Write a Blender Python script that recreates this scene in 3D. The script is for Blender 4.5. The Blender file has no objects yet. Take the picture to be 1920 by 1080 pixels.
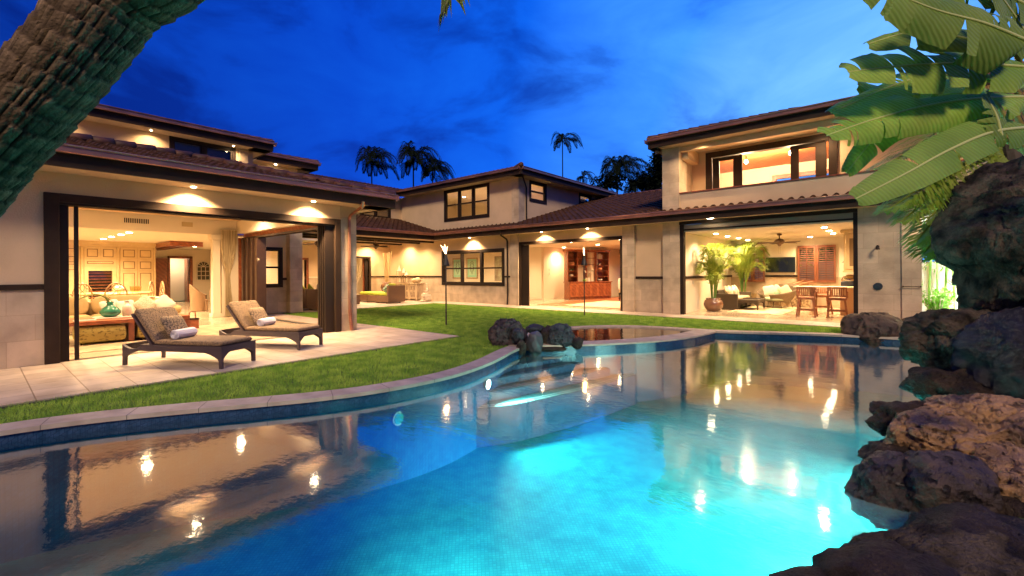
import bpy, math, random
import numpy as np
from mathutils import Vector, Matrix, noise
from mathutils.geometry import tessellate_polygon
random.seed(7)
SC = bpy.context.scene
COL = SC.collection
R = math.radians
# ---------------------------------------------------------------- camera, world, soft dusk sun, exposure
# world axes: +X runs along the long courtyard front towards the pool, +Y runs away along the living-room front
FWD = Vector((-.6408, .767, 0)).normalized(); RGT = Vector((.7677, .6415, 0)).normalized()
EYE = Vector((0, 0, 1.45)); FPX = 843.
cam = bpy.data.cameras.new('camera'); co = bpy.data.objects.new('camera', cam); COL.objects.link(co)
cam.sensor_width = 36; cam.lens = FPX / 1920 * 36; cam.shift_y = -.0149; cam.clip_start = .05; cam.clip_end = 3000
co.location = EYE
zc = -FWD; roll = .0058
xr = RGT * math.cos(roll) - Vector((0, 0, 1)) * math.sin(roll); yr = zc.cross(xr)
co.rotation_euler = Matrix((xr, yr, zc)).transposed().to_euler()
SC.camera = co

def S(u, v, d):
    """a point at forward distance d metres, measured on the photograph (level camera)"""
    h = 511.4 + .0117 * (u - 960)
    return EYE + d * (FWD + RGT * ((u - 960) / FPX) + Vector((0, 0, 1)) * ((h - v) / FPX))

W = bpy.data.worlds.new('World'); SC.world = W; W.use_nodes = True
nt = W.node_tree; nt.nodes.clear()
def nn(t, **k):
    n = nt.nodes.new(t)
    for a, b in k.items(): setattr(n, a, b)
    return n
out = nn('ShaderNodeOutputWorld'); bg = nn('ShaderNodeBackground'); bg.inputs[1].default_value = 1.0
tc = nn('ShaderNodeTexCoord')
dot = nn('ShaderNodeVectorMath', operation='DOT_PRODUCT')
sd = S(1640, 300, 10) - EYE; sd.normalize(); dot.inputs[1].default_value = sd
nt.links.new(tc.outputs['Generated'], dot.inputs[0])
rp = nn('ShaderNodeValToRGB'); cr = rp.color_ramp
cr.elements[0].position = .0; cr.elements[0].color = (.001, .026, .25, 1)
cr.elements[1].position = 1.; cr.elements[1].color = (.12, .37, .90, 1)
for p, c in ((.55, (.001, .046, .44)), (.78, (.002, .085, .60)), (.93, (.03, .20, .80))):
    e = cr.elements.new(p); e.color = c + (1,)
nt.links.new(dot.outputs['Value'], rp.inputs[0])
mp = nn('ShaderNodeMapping'); mp.inputs['Scale'].default_value = (1, 1, 2.2); mp.inputs['Location'].default_value = (3.1, .4, 1.)
nt.links.new(tc.outputs['Generated'], mp.inputs[0])
nz = nn('ShaderNodeTexNoise'); nz.inputs['Scale'].default_value = 3.4; nz.inputs['Detail'].default_value = 7; nz.inputs['Roughness'].default_value = .55
nz.inputs['Distortion'].default_value = .5
nt.links.new(mp.outputs[0], nz.inputs['Vector'])
cr2 = nn('ShaderNodeValToRGB'); q = cr2.color_ramp
q.elements[0].position = .36; q.elements[0].color = (.32, .45, .58, 1)
q.elements[1].position = .68; q.elements[1].color = (1.55, 1.3, 1.12, 1)
e = q.elements.new(.5); e.color = (.95, 1, 1, 1)
nt.links.new(nz.outputs[0], cr2.inputs[0])
mul = nn('ShaderNodeMix', data_type='RGBA', blend_type='MULTIPLY'); mul.inputs[0].default_value = 1
nt.links.new(rp.outputs[0], mul.inputs[6]); nt.links.new(cr2.outputs[0], mul.inputs[7])
sky = nn('ShaderNodeTexSky', sky_type='NISHITA'); sky.sun_disc = False
sky.sun_elevation = R(1); sky.sun_rotation = math.atan2(sd.x, sd.y)
ad = nn('ShaderNodeMix', data_type='RGBA', blend_type='ADD'); ad.inputs[0].default_value = .002
nt.links.new(mul.outputs[2], ad.inputs[6]); nt.links.new(sky.outputs[0], ad.inputs[7])
nt.links.new(ad.outputs[2], bg.inputs[0]); nt.links.new(bg.outputs[0], out.inputs[0])
sl = bpy.data.lights.new('dusk_glow', 'SUN'); sl.energy = 1.8; sl.angle = R(12); sl.color = (1, .76, .54)
so = bpy.data.objects.new('dusk_glow', sl); COL.objects.link(so)
so.rotation_euler = Vector((.46, -.62, .58)).to_track_quat('Z', 'Y').to_euler()
SC.view_settings.view_transform = 'Standard'; SC.view_settings.look = 'None'
SC.view_settings.exposure = 0.55; SC.view_settings.gamma = 1
SC.cycles.max_bounces = 8; SC.cycles.diffuse_bounces = 4; SC.cycles.transparent_max_bounces = 12
SC.cycles.sample_clamp_indirect = 4; SC.cycles.sample_clamp_direct = 30
SC.cycles.use_denoising = True
SC.cycles.caustics_reflective = False; SC.cycles.caustics_refractive = False
WARM = (1, .68, .37)
LM = 7.0

# ---------------------------------------------------------------- materials
MATS = {}
def M(name, col=(.5, .5, .5), rough=.6, col2=None, scale=4, bump=0, bscale=None, metal=0, emit=0, alpha=None, pat=None, pscale=1,
      spec=.5, stretch=(1, 1, 1), coat=0, dist=.02, trans=0, joint=.012, jcol=None, detail=5, lo=.35, hi=.65):
    if name in MATS: return MATS[name]
    m = bpy.data.materials.new(name); m.use_nodes = True; t = m.node_tree; n = t.nodes; L = t.links
    b = n['Principled BSDF']; b.inputs['Roughness'].default_value = rough; b.inputs['Metallic'].default_value = metal
    b.inputs['Specular IOR Level'].default_value = spec; b.inputs['Coat Weight'].default_value = coat
    b.inputs['Subsurface Weight'].default_value = 0
    tcn = n.new('ShaderNodeTexCoord'); mpn = n.new('ShaderNodeMapping'); mpn.inputs['Scale'].default_value = stretch
    L.new(tcn.outputs['Object'], mpn.inputs[0]); vec = mpn.outputs[0]
    c0 = tuple(col) + (1,); b.inputs['Base Color'].default_value = c0
    colout = None; hts = []
    if col2 is not None:
        t1 = n.new('ShaderNodeTexNoise'); t1.inputs['Scale'].default_value = scale; t1.inputs['Detail'].default_value = detail
        L.new(vec, t1.inputs['Vector'])
        r_ = n.new('ShaderNodeValToRGB'); r_.color_ramp.elements[0].position = lo; r_.color_ramp.elements[1].position = hi
        r_.color_ramp.elements[0].color = c0; r_.color_ramp.elements[1].color = tuple(col2) + (1,)
        L.new(t1.outputs[0], r_.inputs[0]); colout = r_.outputs[0]
    if pat in ('stone', 'pave', 'mosaic'):
        v2 = vec
        sp = n.new('ShaderNodeSeparateXYZ'); L.new(tcn.outputs['Object'], sp.inputs[0])
        cb = n.new('ShaderNodeCombineXYZ')
        if pat == 'pave':
            L.new(sp.outputs[0], cb.inputs[0]); L.new(sp.outputs[1], cb.inputs[1])
        else:
            a_ = n.new('ShaderNodeMath'); a_.operation = 'ADD'; L.new(sp.outputs[0], a_.inputs[0]); L.new(sp.outputs[1], a_.inputs[1])
            L.new(a_.outputs[0], cb.inputs[0])
            if pat == 'mosaic':
                a2 = n.new('ShaderNodeMath'); a2.operation = 'ADD'; L.new(sp.outputs[2], a2.inputs[0])
                a3 = n.new('ShaderNodeMath'); a3.operation = 'SUBTRACT'; L.new(sp.outputs[0], a3.inputs[0]); L.new(sp.outputs[1], a3.inputs[1])
                L.new(a3.outputs[0], a2.inputs[1]); L.new(a2.outputs[0], cb.inputs[1])
            else: L.new(sp.outputs[2], cb.inputs[1])
        bt = n.new('ShaderNodeTexBrick'); L.new(cb.outputs[0], bt.inputs[0])
        bt.inputs['Scale'].default_value = 1; bt.inputs['Mortar Size'].default_value = joint; bt.inputs['Mortar Smooth'].default_value = .1
        bt.inputs['Brick Width'].default_value = pscale[0]; bt.inputs['Row Height'].default_value = pscale[1]; bt.offset = pscale[2] if len(pscale) > 2 else .5
        bt.inputs['Bias'].default_value = 0
        bt.inputs['Color1'].default_value = (.86, .86, .86, 1); bt.inputs['Color2'].default_value = (1.08, 1.08, 1.08, 1)
        j = jcol or (.45, .4, .36); bt.inputs['Mortar'].default_value = tuple(j) + (1,)
        mx = n.new('ShaderNodeMix'); mx.data_type = 'RGBA'; mx.blend_type = 'MULTIPLY'; mx.inputs[0].default_value = 1
        if colout: L.new(colout, mx.inputs[6])
        else: mx.inputs[6].default_value = c0
        L.new(bt.outputs[0], mx.inputs[7]); colout = mx.outputs[2]
        iv = n.new('ShaderNodeMath'); iv.operation = 'MULTIPLY'; iv.inputs[1].default_value = -1; L.new(bt.outputs['Fac'], iv.inputs[0])
        hts.append((iv.outputs[0], .35, .01))
    if pat == 'weave' or pat == 'rib':
        w1 = n.new('ShaderNodeTexWave'); w1.bands_direction = 'DIAGONAL'; w1.inputs['Scale'].default_value = pscale; w1.inputs['Distortion'].default_value = .4
        w2 = n.new('ShaderNodeTexWave'); w2.bands_direction = 'Z'; w2.inputs['Scale'].default_value = pscale * 1.3; w2.inputs['Distortion'].default_value = .4
        L.new(tcn.outputs['Object'], w1.inputs[0]); L.new(tcn.outputs['Object'], w2.inputs[0])
        mm = n.new('ShaderNodeMath'); mm.operation = 'MULTIPLY' if pat == 'weave' else 'MAXIMUM'
        L.new(w1.outputs['Fac'], mm.inputs[0]); L.new(w2.outputs['Fac'], mm.inputs[1])
        mx = n.new('ShaderNodeMix'); mx.data_type = 'RGBA'; mx.blend_type = 'MULTIPLY'; mx.inputs[0].default_value = .75
        rr = n.new('ShaderNodeValToRGB'); rr.color_ramp.elements[0].color = (.35, .35, .35, 1); rr.color_ramp.elements[1].color = (1.3, 1.3, 1.3, 1)
        L.new(mm.outputs[0], rr.inputs[0])
        if colout: L.new(colout, mx.inputs[6])
        else: mx.inputs[6].default_value = c0
        L.new(rr.outputs[0], mx.inputs[7]); colout = mx.outputs[2]
        hts.append((mm.outputs[0], .6, .006))
    if pat == 'wood':
        w1 = n.new('ShaderNodeTexWave'); w1.bands_direction = 'DIAGONAL'; w1.inputs['Scale'].default_value = pscale; w1.inputs['Distortion'].default_value = 6; w1.inputs['Detail'].default_value = 3
        L.new(vec, w1.inputs[0]); mx = n.new('ShaderNodeMix'); mx.data_type = 'RGBA'; mx.blend_type = 'MULTIPLY'; mx.inputs[0].default_value = .45
        rr = n.new('ShaderNodeValToRGB'); rr.color_ramp.elements[0].color = (.5, .45, .4, 1); rr.color_ramp.elements[1].color = (1.15, 1.15, 1.15, 1)
        L.new(w1.outputs['Fac'], rr.inputs[0])
        if colout: L.new(colout, mx.inputs[6])
        else: mx.inputs[6].default_value = c0
        L.new(rr.outputs[0], mx.inputs[7]); colout = mx.outputs[2]
    if pat == 'shaded_pits':  # shade inside the pits is darkened into the colour, besides the bump
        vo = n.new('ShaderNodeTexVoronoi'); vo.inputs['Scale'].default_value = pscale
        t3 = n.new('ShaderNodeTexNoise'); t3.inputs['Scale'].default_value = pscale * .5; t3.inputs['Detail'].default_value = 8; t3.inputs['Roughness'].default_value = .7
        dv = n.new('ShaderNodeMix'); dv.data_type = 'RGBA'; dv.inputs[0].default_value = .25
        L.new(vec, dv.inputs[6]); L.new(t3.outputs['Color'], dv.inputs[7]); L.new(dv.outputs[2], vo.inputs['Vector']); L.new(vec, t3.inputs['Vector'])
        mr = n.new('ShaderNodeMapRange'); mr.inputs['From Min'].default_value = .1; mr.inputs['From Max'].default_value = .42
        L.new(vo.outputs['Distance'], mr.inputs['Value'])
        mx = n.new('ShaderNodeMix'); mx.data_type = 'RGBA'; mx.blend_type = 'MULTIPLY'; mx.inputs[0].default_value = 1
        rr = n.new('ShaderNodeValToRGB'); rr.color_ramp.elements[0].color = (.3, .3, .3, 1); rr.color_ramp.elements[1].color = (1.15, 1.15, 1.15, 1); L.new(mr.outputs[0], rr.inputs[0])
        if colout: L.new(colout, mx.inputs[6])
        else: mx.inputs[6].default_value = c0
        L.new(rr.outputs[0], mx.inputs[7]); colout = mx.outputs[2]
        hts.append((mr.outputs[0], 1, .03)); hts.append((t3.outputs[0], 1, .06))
    if pat == 'damask':
        nz = n.new('ShaderNodeTexNoise'); nz.inputs['Scale'].default_value = pscale; nz.inputs['Detail'].default_value = 2; L.new(vec, nz.inputs['Vector'])
        bt = n.new('ShaderNodeTexVoronoi'); bt.inputs['Scale'].default_value = pscale * .16; bt.distance = 'CHEBYCHEV'; bt.feature = 'DISTANCE_TO_EDGE' if False else 'F1'; L.new(vec, bt.inputs['Vector'])
        sn = n.new('ShaderNodeMath'); sn.operation = 'MULTIPLY'; sn.inputs[1].default_value = 60; L.new(bt.outputs['Distance'], sn.inputs[0])
        s2 = n.new('ShaderNodeMath'); s2.operation = 'SINE'; L.new(sn.outputs[0], s2.inputs[0])
        s3 = n.new('ShaderNodeMath'); s3.operation = 'MULTIPLY_ADD'; s3.inputs[1].default_value = .05; L.new(s2.outputs[0], s3.inputs[0]); L.new(nz.outputs[0], s3.inputs[2])
        rr = n.new('ShaderNodeValToRGB'); rr.color_ramp.elements[0].position = .46; rr.color_ramp.elements[1].position = .54
        rr.color_ramp.elements[0].color = c0; rr.color_ramp.elements[1].color = tuple(col2) + (1,)
        L.new(s3.outputs[0], rr.inputs[0]); colout = rr.outputs[0]
    if pat == 'vein':
        dp = n.new('ShaderNodeVectorMath'); dp.operation = 'DOT_PRODUCT'; dp.inputs[1].default_value = pscale; L.new(tcn.outputs['Object'], dp.inputs[0])
        si = n.new('ShaderNodeMath'); si.operation = 'SINE'; L.new(dp.outputs['Value'], si.inputs[0])
        rr = n.new('ShaderNodeMapRange'); rr.inputs['From Min'].default_value = -1; rr.inputs['To Min'].default_value = .86; rr.inputs['To Max'].default_value = 1.06; L.new(si.outputs[0], rr.inputs['Value'])
        mx = n.new('ShaderNodeMix'); mx.data_type = 'RGBA'; mx.blend_type = 'MULTIPLY'; mx.inputs[0].default_value = 1
        if colout: L.new(colout, mx.inputs[6])
        else: mx.inputs[6].default_value = c0
        cc = n.new('ShaderNodeCombineColor')
        for k_ in range(3): L.new(rr.outputs[0], cc.inputs[k_])
        L.new(cc.outputs[0], mx.inputs[7]); colout = mx.outputs[2]; hts.append((si.outputs[0], .5, .004))
    if colout: L.new(colout, b.inputs['Base Color'])
    if bump:
        t2 = n.new('ShaderNodeTexNoise'); t2.inputs['Scale'].default_value = bscale or 40; t2.inputs['Detail'].default_value = 6
        L.new(vec, t2.inputs['Vector']); hts.append((t2.outputs[0], bump, dist))
    prev = None
    for h, s, d in hts:
        bn = n.new('ShaderNodeBump'); bn.inputs['Strength'].default_value = s; bn.inputs['Distance'].default_value = d
        L.new(h, bn.inputs['Height'])
        if prev: L.new(prev, bn.inputs['Normal'])
        prev = bn.outputs[0]
    if prev: L.new(prev, b.inputs['Normal'])
    if trans:
        tr = n.new('ShaderNodeBsdfTranslucent'); ms = n.new('ShaderNodeMixShader'); ms.inputs[0].default_value = trans
        if colout: L.new(colout, tr.inputs[0])
        else: tr.inputs[0].default_value = c0
        L.new(b.outputs[0], ms.inputs[1]); L.new(tr.outputs[0], ms.inputs[2]); L.new(ms.outputs[0], n['Material Output'].inputs[0])
    if emit:
        b.inputs['Emission Color'].default_value = c0; b.inputs['Emission Strength'].default_value = emit
    MATS[name] = m; return m
def schlick(n, L, f0, pw, normal=None):
    lw = n.new('ShaderNodeLayerWeight'); lw.inputs[0].default_value = .5
    if normal: L.new(normal, lw.inputs['Normal'])
    p = n.new('ShaderNodeMath'); p.operation = 'POWER'; L.new(lw.outputs['Facing'], p.inputs[0]); p.inputs[1].default_value = pw
    q = n.new('ShaderNodeMath'); q.operation = 'MULTIPLY_ADD'; L.new(p.outputs[0], q.inputs[0]); q.inputs[1].default_value = 1 - f0; q.inputs[2].default_value = f0
    return q
def glass(name='window_glass', tint=(.96, .97, .96), ior=1.5, rough=0.0):
    if name in MATS: return MATS[name]
    m = bpy.data.materials.new(name); m.use_nodes = True; n = m.node_tree.nodes; L = m.node_tree.links; n.remove(n['Principled BSDF'])
    g = n.new('ShaderNodeBsdfGlossy'); g.inputs['Roughness'].default_value = rough; t = n.new('ShaderNodeBsdfTransparent'); t.inputs[0].default_value = tint + (1,)
    f = schlick(n, L, .045, 5); x = n.new('ShaderNodeMixShader')
    L.new(f.outputs[0], x.inputs[0]); L.new(t.outputs[0], x.inputs[1]); L.new(g.outputs[0], x.inputs[2]); L.new(x.outputs[0], n['Material Output'].inputs[0])
    MATS[name] = m; return m

STUC = M('cream_stucco', (.68, .49, .29), .9, (.60, .43, .25), 1.2, bump=.5, bscale=45, dist=.012)
STUC_IN = M('interior_plaster', (.76, .66, .50), .8, (.73, .63, .47), .8)
CEIL = M('ceiling_plaster', (.80, .72, .58), .85)
STONE = M('travertine_cladding', (.62, .47, .30), .75, (.44, .33, .21), 2.2, bump=.35, bscale=22, pat='stone', pscale=(.62, .41), joint=.005, jcol=(.80, .77, .74))
PAVE = M('travertine_paving', (.56, .45, .34), .5, (.40, .31, .22), 2.4, bump=.12, bscale=20, pat='pave', pscale=(.46, .46, .5), joint=.007, jcol=(.5, .44, .38))
FLOOR = M('polished_floor', (.56, .45, .31), .16, (.46, .36, .24), 1.1, pat='pave', pscale=(.61, .61, 0.), joint=.004, jcol=(.8, .75, .7))
COPE = M('coping_stone', (.54, .44, .33), .6, (.40, .31, .23), 4, bump=.15, bscale=25)
TILE = M('clay_roof_tile', (.095, .038, .013), .75, (.04, .017, .007), 3.5, bump=.2, bscale=30, spec=.25)
TILEC = M('clay_ridge_tile', (.12, .038, .012), .65, (.05, .018, .007), 4, bump=.2, bscale=30)
COPPER = M('copper_gutter', (.48, .22, .13), .32, (.30, .14, .09), 2, metal=.6)
COPPERN = M('bright_copper', (.62, .26, .14), .3, (.35, .14, .08), 3, metal=.8)
DARK = M('dark_stained_wood', (.024, .013, .007), .65, (.036, .02, .011), 3, spec=.2, stretch=(1, 1, 1), bump=.1, bscale=60)
DARKM = M('bronze_aluminium', (.020, .012, .008), .55, spec=.2)
REDW = M('mahogany', (.30, .085, .030), .35, (.22, .06, .022), 5, pat='wood', pscale=3, coat=.3)
REDL = M('mahogany_panel_light', (.42, .14, .05), .4, (.33, .10, .035), 4, pat='wood', pscale=2.4)
GLASS = glass()
LAMPM = M('lit_lamp_lens', (1, .80, .50), .5, emit=40)

# ---------------------------------------------------------------- mesh builder
class MB:
    def __init__(s): s.v = []; s.f = []
    def add(s, vs, fs):
        o = len(s.v); s.v += [tuple(x) for x in vs]; s.f += [tuple(i + o for i in f) for f in fs]; return s
    def box(s, x0, x1, y0, y1, z0, z1):
        x0, x1 = sorted((x0, x1)); y0, y1 = sorted((y0, y1)); z0, z1 = sorted((z0, z1))
        return s.add([(x0, y0, z0), (x1, y0, z0), (x1, y1, z0), (x0, y1, z0), (x0, y0, z1), (x1, y0, z1), (x1, y1, z1), (x0, y1, z1)],
                     [(0, 3, 2, 1), (4, 5, 6, 7), (0, 1, 5, 4), (1, 2, 6, 5), (2, 3, 7, 6), (3, 0, 4, 7)])
    def beam(s, a, b, w, h, up=(0, 0, 1), w2=None, h2=None):
        a, b = Vector(a), Vector(b); d = (b - a).normalized(); up = Vector(up)
        if abs(d.dot(up)) > .98: up = Vector((1, 0, 0))
        sx = d.cross(up).normalized(); uy = sx.cross(d)
        w2 = w if w2 is None else w2; h2 = h if h2 is None else h2
        vs = [p + sx * (i * ww / 2) + uy * (j * hh / 2) for p, ww, hh in ((a, w, h), (b, w2, h2)) for i, j in ((-1, -1), (1, -1), (1, 1), (-1, 1))]
        return s.add(vs, [(0, 1, 2, 3), (7, 6, 5, 4), (0, 4, 5, 1), (1, 5, 6, 2), (2, 6, 7, 3), (3, 7, 4, 0)])
    def tube(s, pts, r, n=8, cap=True):
        pts = [Vector(p) for p in pts]; k = len(pts)
        if not isinstance(r, (list, tuple)): r = [r] * k
        o = len(s.v); ref = None
        for i, p in enumerate(pts):
            d = (pts[min(i + 1, k - 1)] - pts[max(i - 1, 0)]).normalized()
            if ref is None: ref = Vector((0, 0, 1)) if abs(d.z) < .9 else Vector((1, 0, 0))
            x = (ref - d * ref.dot(d)).normalized(); y = d.cross(x); ref = x
            for j in range(n):
                a = 2 * math.pi * j / n; s.v.append(tuple(p + (x * math.cos(a) + y * math.sin(a)) * r[i]))
        for i in range(k - 1):
            for j in range(n):
                s.f.append((o + i * n + j, o + i * n + (j + 1) % n, o + (i + 1) * n + (j + 1) % n, o + (i + 1) * n + j))
        if cap:
            s.f.append(tuple(o + j for j in range(n))[::-1]); s.f.append(tuple(o + (k - 1) * n + j for j in range(n)))
        return s
    def lathe(s, prof, c=(0, 0, 0), n=20, sx=1, sy=1):
        o = len(s.v)
        for r, z in prof:
            for j in range(n):
                a = 2 * math.pi * j / n; s.v.append((c[0] + r * sx * math.cos(a), c[1] + r * sy * math.sin(a), c[2] + z))
        for i in range(len(prof) - 1):
            for j in range(n):
                s.f.append((o + i * n + j, o + i * n + (j + 1) % n, o + (i + 1) * n + (j + 1) % n, o + (i + 1) * n + j))
        s.f.append(tuple(o + j for j in range(n))[::-1]); s.f.append(tuple(o + (len(prof) - 1) * n + j for j in range(n)))
        return s
    def prism(s, poly, z0, z1):
        n = len(poly); vs = [(x, y, z0) for x, y in poly] + [(x, y, z1) for x, y in poly]
        return s.add(vs, [tuple(range(n))[::-1], tuple(range(n, 2 * n))] + [(i, (i + 1) % n, n + (i + 1) % n, n + i) for i in range(n)])
    def soft(s, c, sz, e=.35, rz=0, tilt=0, ax='x', n=14, pinch=0):
        """a cushion: superellipsoid box of full size sz; tilt about local axis"""
        o = len(s.v); Mx = Matrix.Rotation(rz, 3, 'Z') @ Matrix.Rotation(tilt, 3, ax.upper())
        def pw(t, p): return math.copysign(abs(t) ** p, t)
        m = n
        for i in range(n + 1):
            ph = -math.pi / 2 + math.pi * i / n
            for j in range(2 * m):
                th = math.pi * j / m
                x = pw(math.cos(ph), e) * pw(math.cos(th), e); y = pw(math.cos(ph), e) * pw(math.sin(th), e); z = pw(math.sin(ph), .7)
                if pinch: k = 1 + pinch * (x * x * y * y - .4); x *= k; y *= k; z *= (1 - .75 * (max(abs(x), abs(y))) ** 4)
                p = Mx @ Vector((x * sz[0] / 2, y * sz[1] / 2, z * sz[2] / 2)); s.v.append((c[0] + p.x, c[1] + p.y, c[2] + p.z))
        for i in range(n):
            for j in range(2 * m):
                s.f.append((o + i * 2 * m + j, o + i * 2 * m + (j + 1) % (2 * m), o + (i + 1) * 2 * m + (j + 1) % (2 * m), o + (i + 1) * 2 * m + j))
        return s
    def build(s, name, mat, parent=None, smooth=False, bevel=0, loc=None):
        me = bpy.data.meshes.new(name); me.from_pydata(s.v, [], s.f); me.materials.append(mat); me.update()
        if smooth:
            for p in me.polygons: p.use_smooth = True
        o = bpy.data.objects.new(name, me); COL.objects.link(o)
        if parent: o.parent = parent
        if loc: o.location = loc
        if bevel:
            b = o.modifiers.new('edge', 'BEVEL'); b.width = bevel; b.segments = 2; b.limit_method = 'ANGLE'; b.angle_limit = R(40)
        return o
def tag(o, label=None, cat=None, group=None, kind=None):
    if label: o['label'] = label
    if cat: o['category'] = cat
    if group: o['group'] = group
    if kind: o['kind'] = kind
    return o
def thing(name, label, cat, loc=(0, 0, 0), rz=0, group=None):
    o = bpy.data.objects.new(name, None); COL.objects.link(o); o.location = loc; o.rotation_euler = (0, 0, rz); o.empty_display_size = .1
    return tag(o, label, cat, group)
def dup(o, loc=None, rz=None, label=None, parent=None, scale=None):
    c = o.copy(); COL.objects.link(c)
    if parent: c.parent = parent
    if loc is not None: c.location = loc
    if rz is not None: c.rotation_euler = (0, 0, rz)
    if scale: c.scale = scale
    if label: c['label'] = label
    for ch in list(o.children):
        dup(ch, parent=c)
    return c
def lamp(name, loc, energy, to=(0, 0, -1), size=120, blend=1, color=WARM, radius=.06, parent=None, typ='SPOT'):
    l = bpy.data.lights.new(name, typ); l.energy = energy * LM; l.color = color; l.shadow_soft_size = radius
    if typ == 'SPOT': l.spot_size = R(size); l.spot_blend = blend
    o = bpy.data.objects.new(name, l); COL.objects.link(o); o.location = loc
    o.rotation_euler = (-Vector(to)).to_track_quat('Z', 'Y').to_euler()
    if parent: o.parent = parent
    return o
def sheet(polys, z):
    """flat face(s) with holes"""
    vs = [Vector((x, y, 0)) for p in polys for x, y in p]
    tris = tessellate_polygon([[Vector((x, y, 0)) for x, y in p] for p in polys])
    m = MB(); fs = []
    for a, b, c in tris:
        if (vs[b] - vs[a]).cross(vs[c] - vs[a]).z < 0: b, c = c, b
        fs.append((a, b, c))
    return m.add([(v.x, v.y, z) for v in vs], fs)
# ================================================================ SETTING
POOL = [(-5.0, -2.2), (-5.9, -1.6), (-6.3, -.7), (-6.40, -.1), (-6.32, .35), (-6.15, .8), (-5.85, 1.35), (-5.52, 1.89), (-5.15, 2.5), (-4.9, 3.1), (-4.76, 3.8),
        (-4.74, 4.4), (-4.84, 5.0), (-5.05, 5.7), (-5.35, 6.4), (-5.5, 6.95), (-5.8, 7.4), (-6.15, 7.95), (-6.38, 8.6), (-6.46, 9.3), (-6.36, 9.94), (-6.05, 10.55),
        (-5.54, 11.05), (-5.0, 11.32), (-4.38, 11.46), (-3.7, 11.5), (-3.2, 11.58), (-2.6, 11.82), (-2.07, 12.08), (-1.3, 12.42), (-.52, 12.68), (.45, 12.8), (1.4, 12.4), (1.9, 11.4),
        (1.85, 9.8), (1.5, 8.6), (1.15, 7.5), (.9, 6.4), (.62, 5.4), (.42, 4.5), (.12, 3.5), (-.35, 2.6), (-.95, 1.6), (-1.6, .5), (-2.6, -.9), (-3.8, -1.9)]
def smooth_poly(p, it=2):
    for _ in range(it):
        q_ = []
        for i in range(len(p)):
            a, b = p[i], p[(i + 1) % len(p)]
            q_ += [(a[0] * .75 + b[0] * .25, a[1] * .75 + b[1] * .25), (a[0] * .25 + b[0] * .75, a[1] * .25 + b[1] * .75)]
        p = q_
    return p
POOL = smooth_poly(POOL, 2)
def offset(p, d):
    n = len(p); o = []
    for i in range(n):
        a, b = Vector(p[i - 1]), Vector(p[(i + 1) % n]); t = (b - a).normalized(); o.append((p[i][0] - t.y * d, p[i][1] + t.x * d))
    return o
area = sum(POOL[i - 1][0] * POOL[i][1] - POOL[i][0] * POOL[i - 1][1] for i in range(len(POOL)))
SGN = 1 if area < 0 else -1
POUT = offset(POOL, .31 * SGN)
def inside(p, x, y):
    c = False; j = len(p) - 1
    for i in range(len(p)):
        if (p[i][1] > y) != (p[j][1] > y) and x < (p[j][0] - p[i][0]) * (y - p[i][1]) / (p[j][1] - p[i][1]) + p[i][0]: c = not c
        j = i
    return c
GRASSB = M('lawn_soil', (.07, .14, .015), .95, (.11, .19, .02), 2.2, bump=.8, bscale=60, dist=.03)
tag(sheet([[(-150, -150), (150, -150), (150, 150), (-150, 150)], POUT], -.035).build('lawn', GRASSB), kind='structure')
def grass():
    rng = np.random.default_rng(3); pts = []
    def ok(x, y):
        if x < -7.62 and y < 7.25: return False
        return not inside(POUT, x, y)
    N = 0; tgt = 190000; P = []
    while len(P) < tgt:
        x, y = rng.uniform(-17, .5), rng.uniform(-1.2, 14.32)
        d = x * -.6408 + y * .767
        if d < 3 or d > 24: continue
        if rng.random() > min(1, (7.5 / d) ** 1.1): continue
        if ok(x, y): P.append((x, y, d))
    P = np.array(P); n = len(P)
    h = rng.uniform(.025, .062, n) ; w = .0036 * np.maximum(1, P[:, 2] / 6); a = rng.uniform(0, 6.283, n); lx = rng.normal(0, .022, n); ly = rng.normal(0, .022, n)
    V = np.zeros((n, 3, 3)); dx, dy = np.cos(a) * w, np.sin(a) * w
    V[:, 0] = np.c_[P[:, 0] - dx, P[:, 1] - dy, np.full(n, -.036)]; V[:, 1] = np.c_[P[:, 0] + dx, P[:, 1] + dy, np.full(n, -.036)]
    V[:, 2] = np.c_[P[:, 0] + lx, P[:, 1] + ly, -.036 + h]
    me = bpy.data.meshes.new('grass'); me.vertices.add(3 * n); me.vertices.foreach_set('co', V.ravel())
    me.loops.add(3 * n); me.loops.foreach_set('vertex_index', np.arange(3 * n, dtype=np.int32))
    me.polygons.add(n); me.polygons.foreach_set('loop_start', np.arange(0, 3 * n, 3, dtype=np.int32)); me.polygons.foreach_set('loop_total', np.full(n, 3, dtype=np.int32))
    me.update(); me.materials.append(M('grass_blade', (.18, .36, .03), .7, (.40, .58, .07), 3.5, lo=.38, hi=.62, detail=9, trans=.25))
    o = bpy.data.objects.new('grass', me); COL.objects.link(o); tag(o, 'short green grass blades covering the courtyard lawn', 'grass', kind='stuff')
grass()
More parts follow.
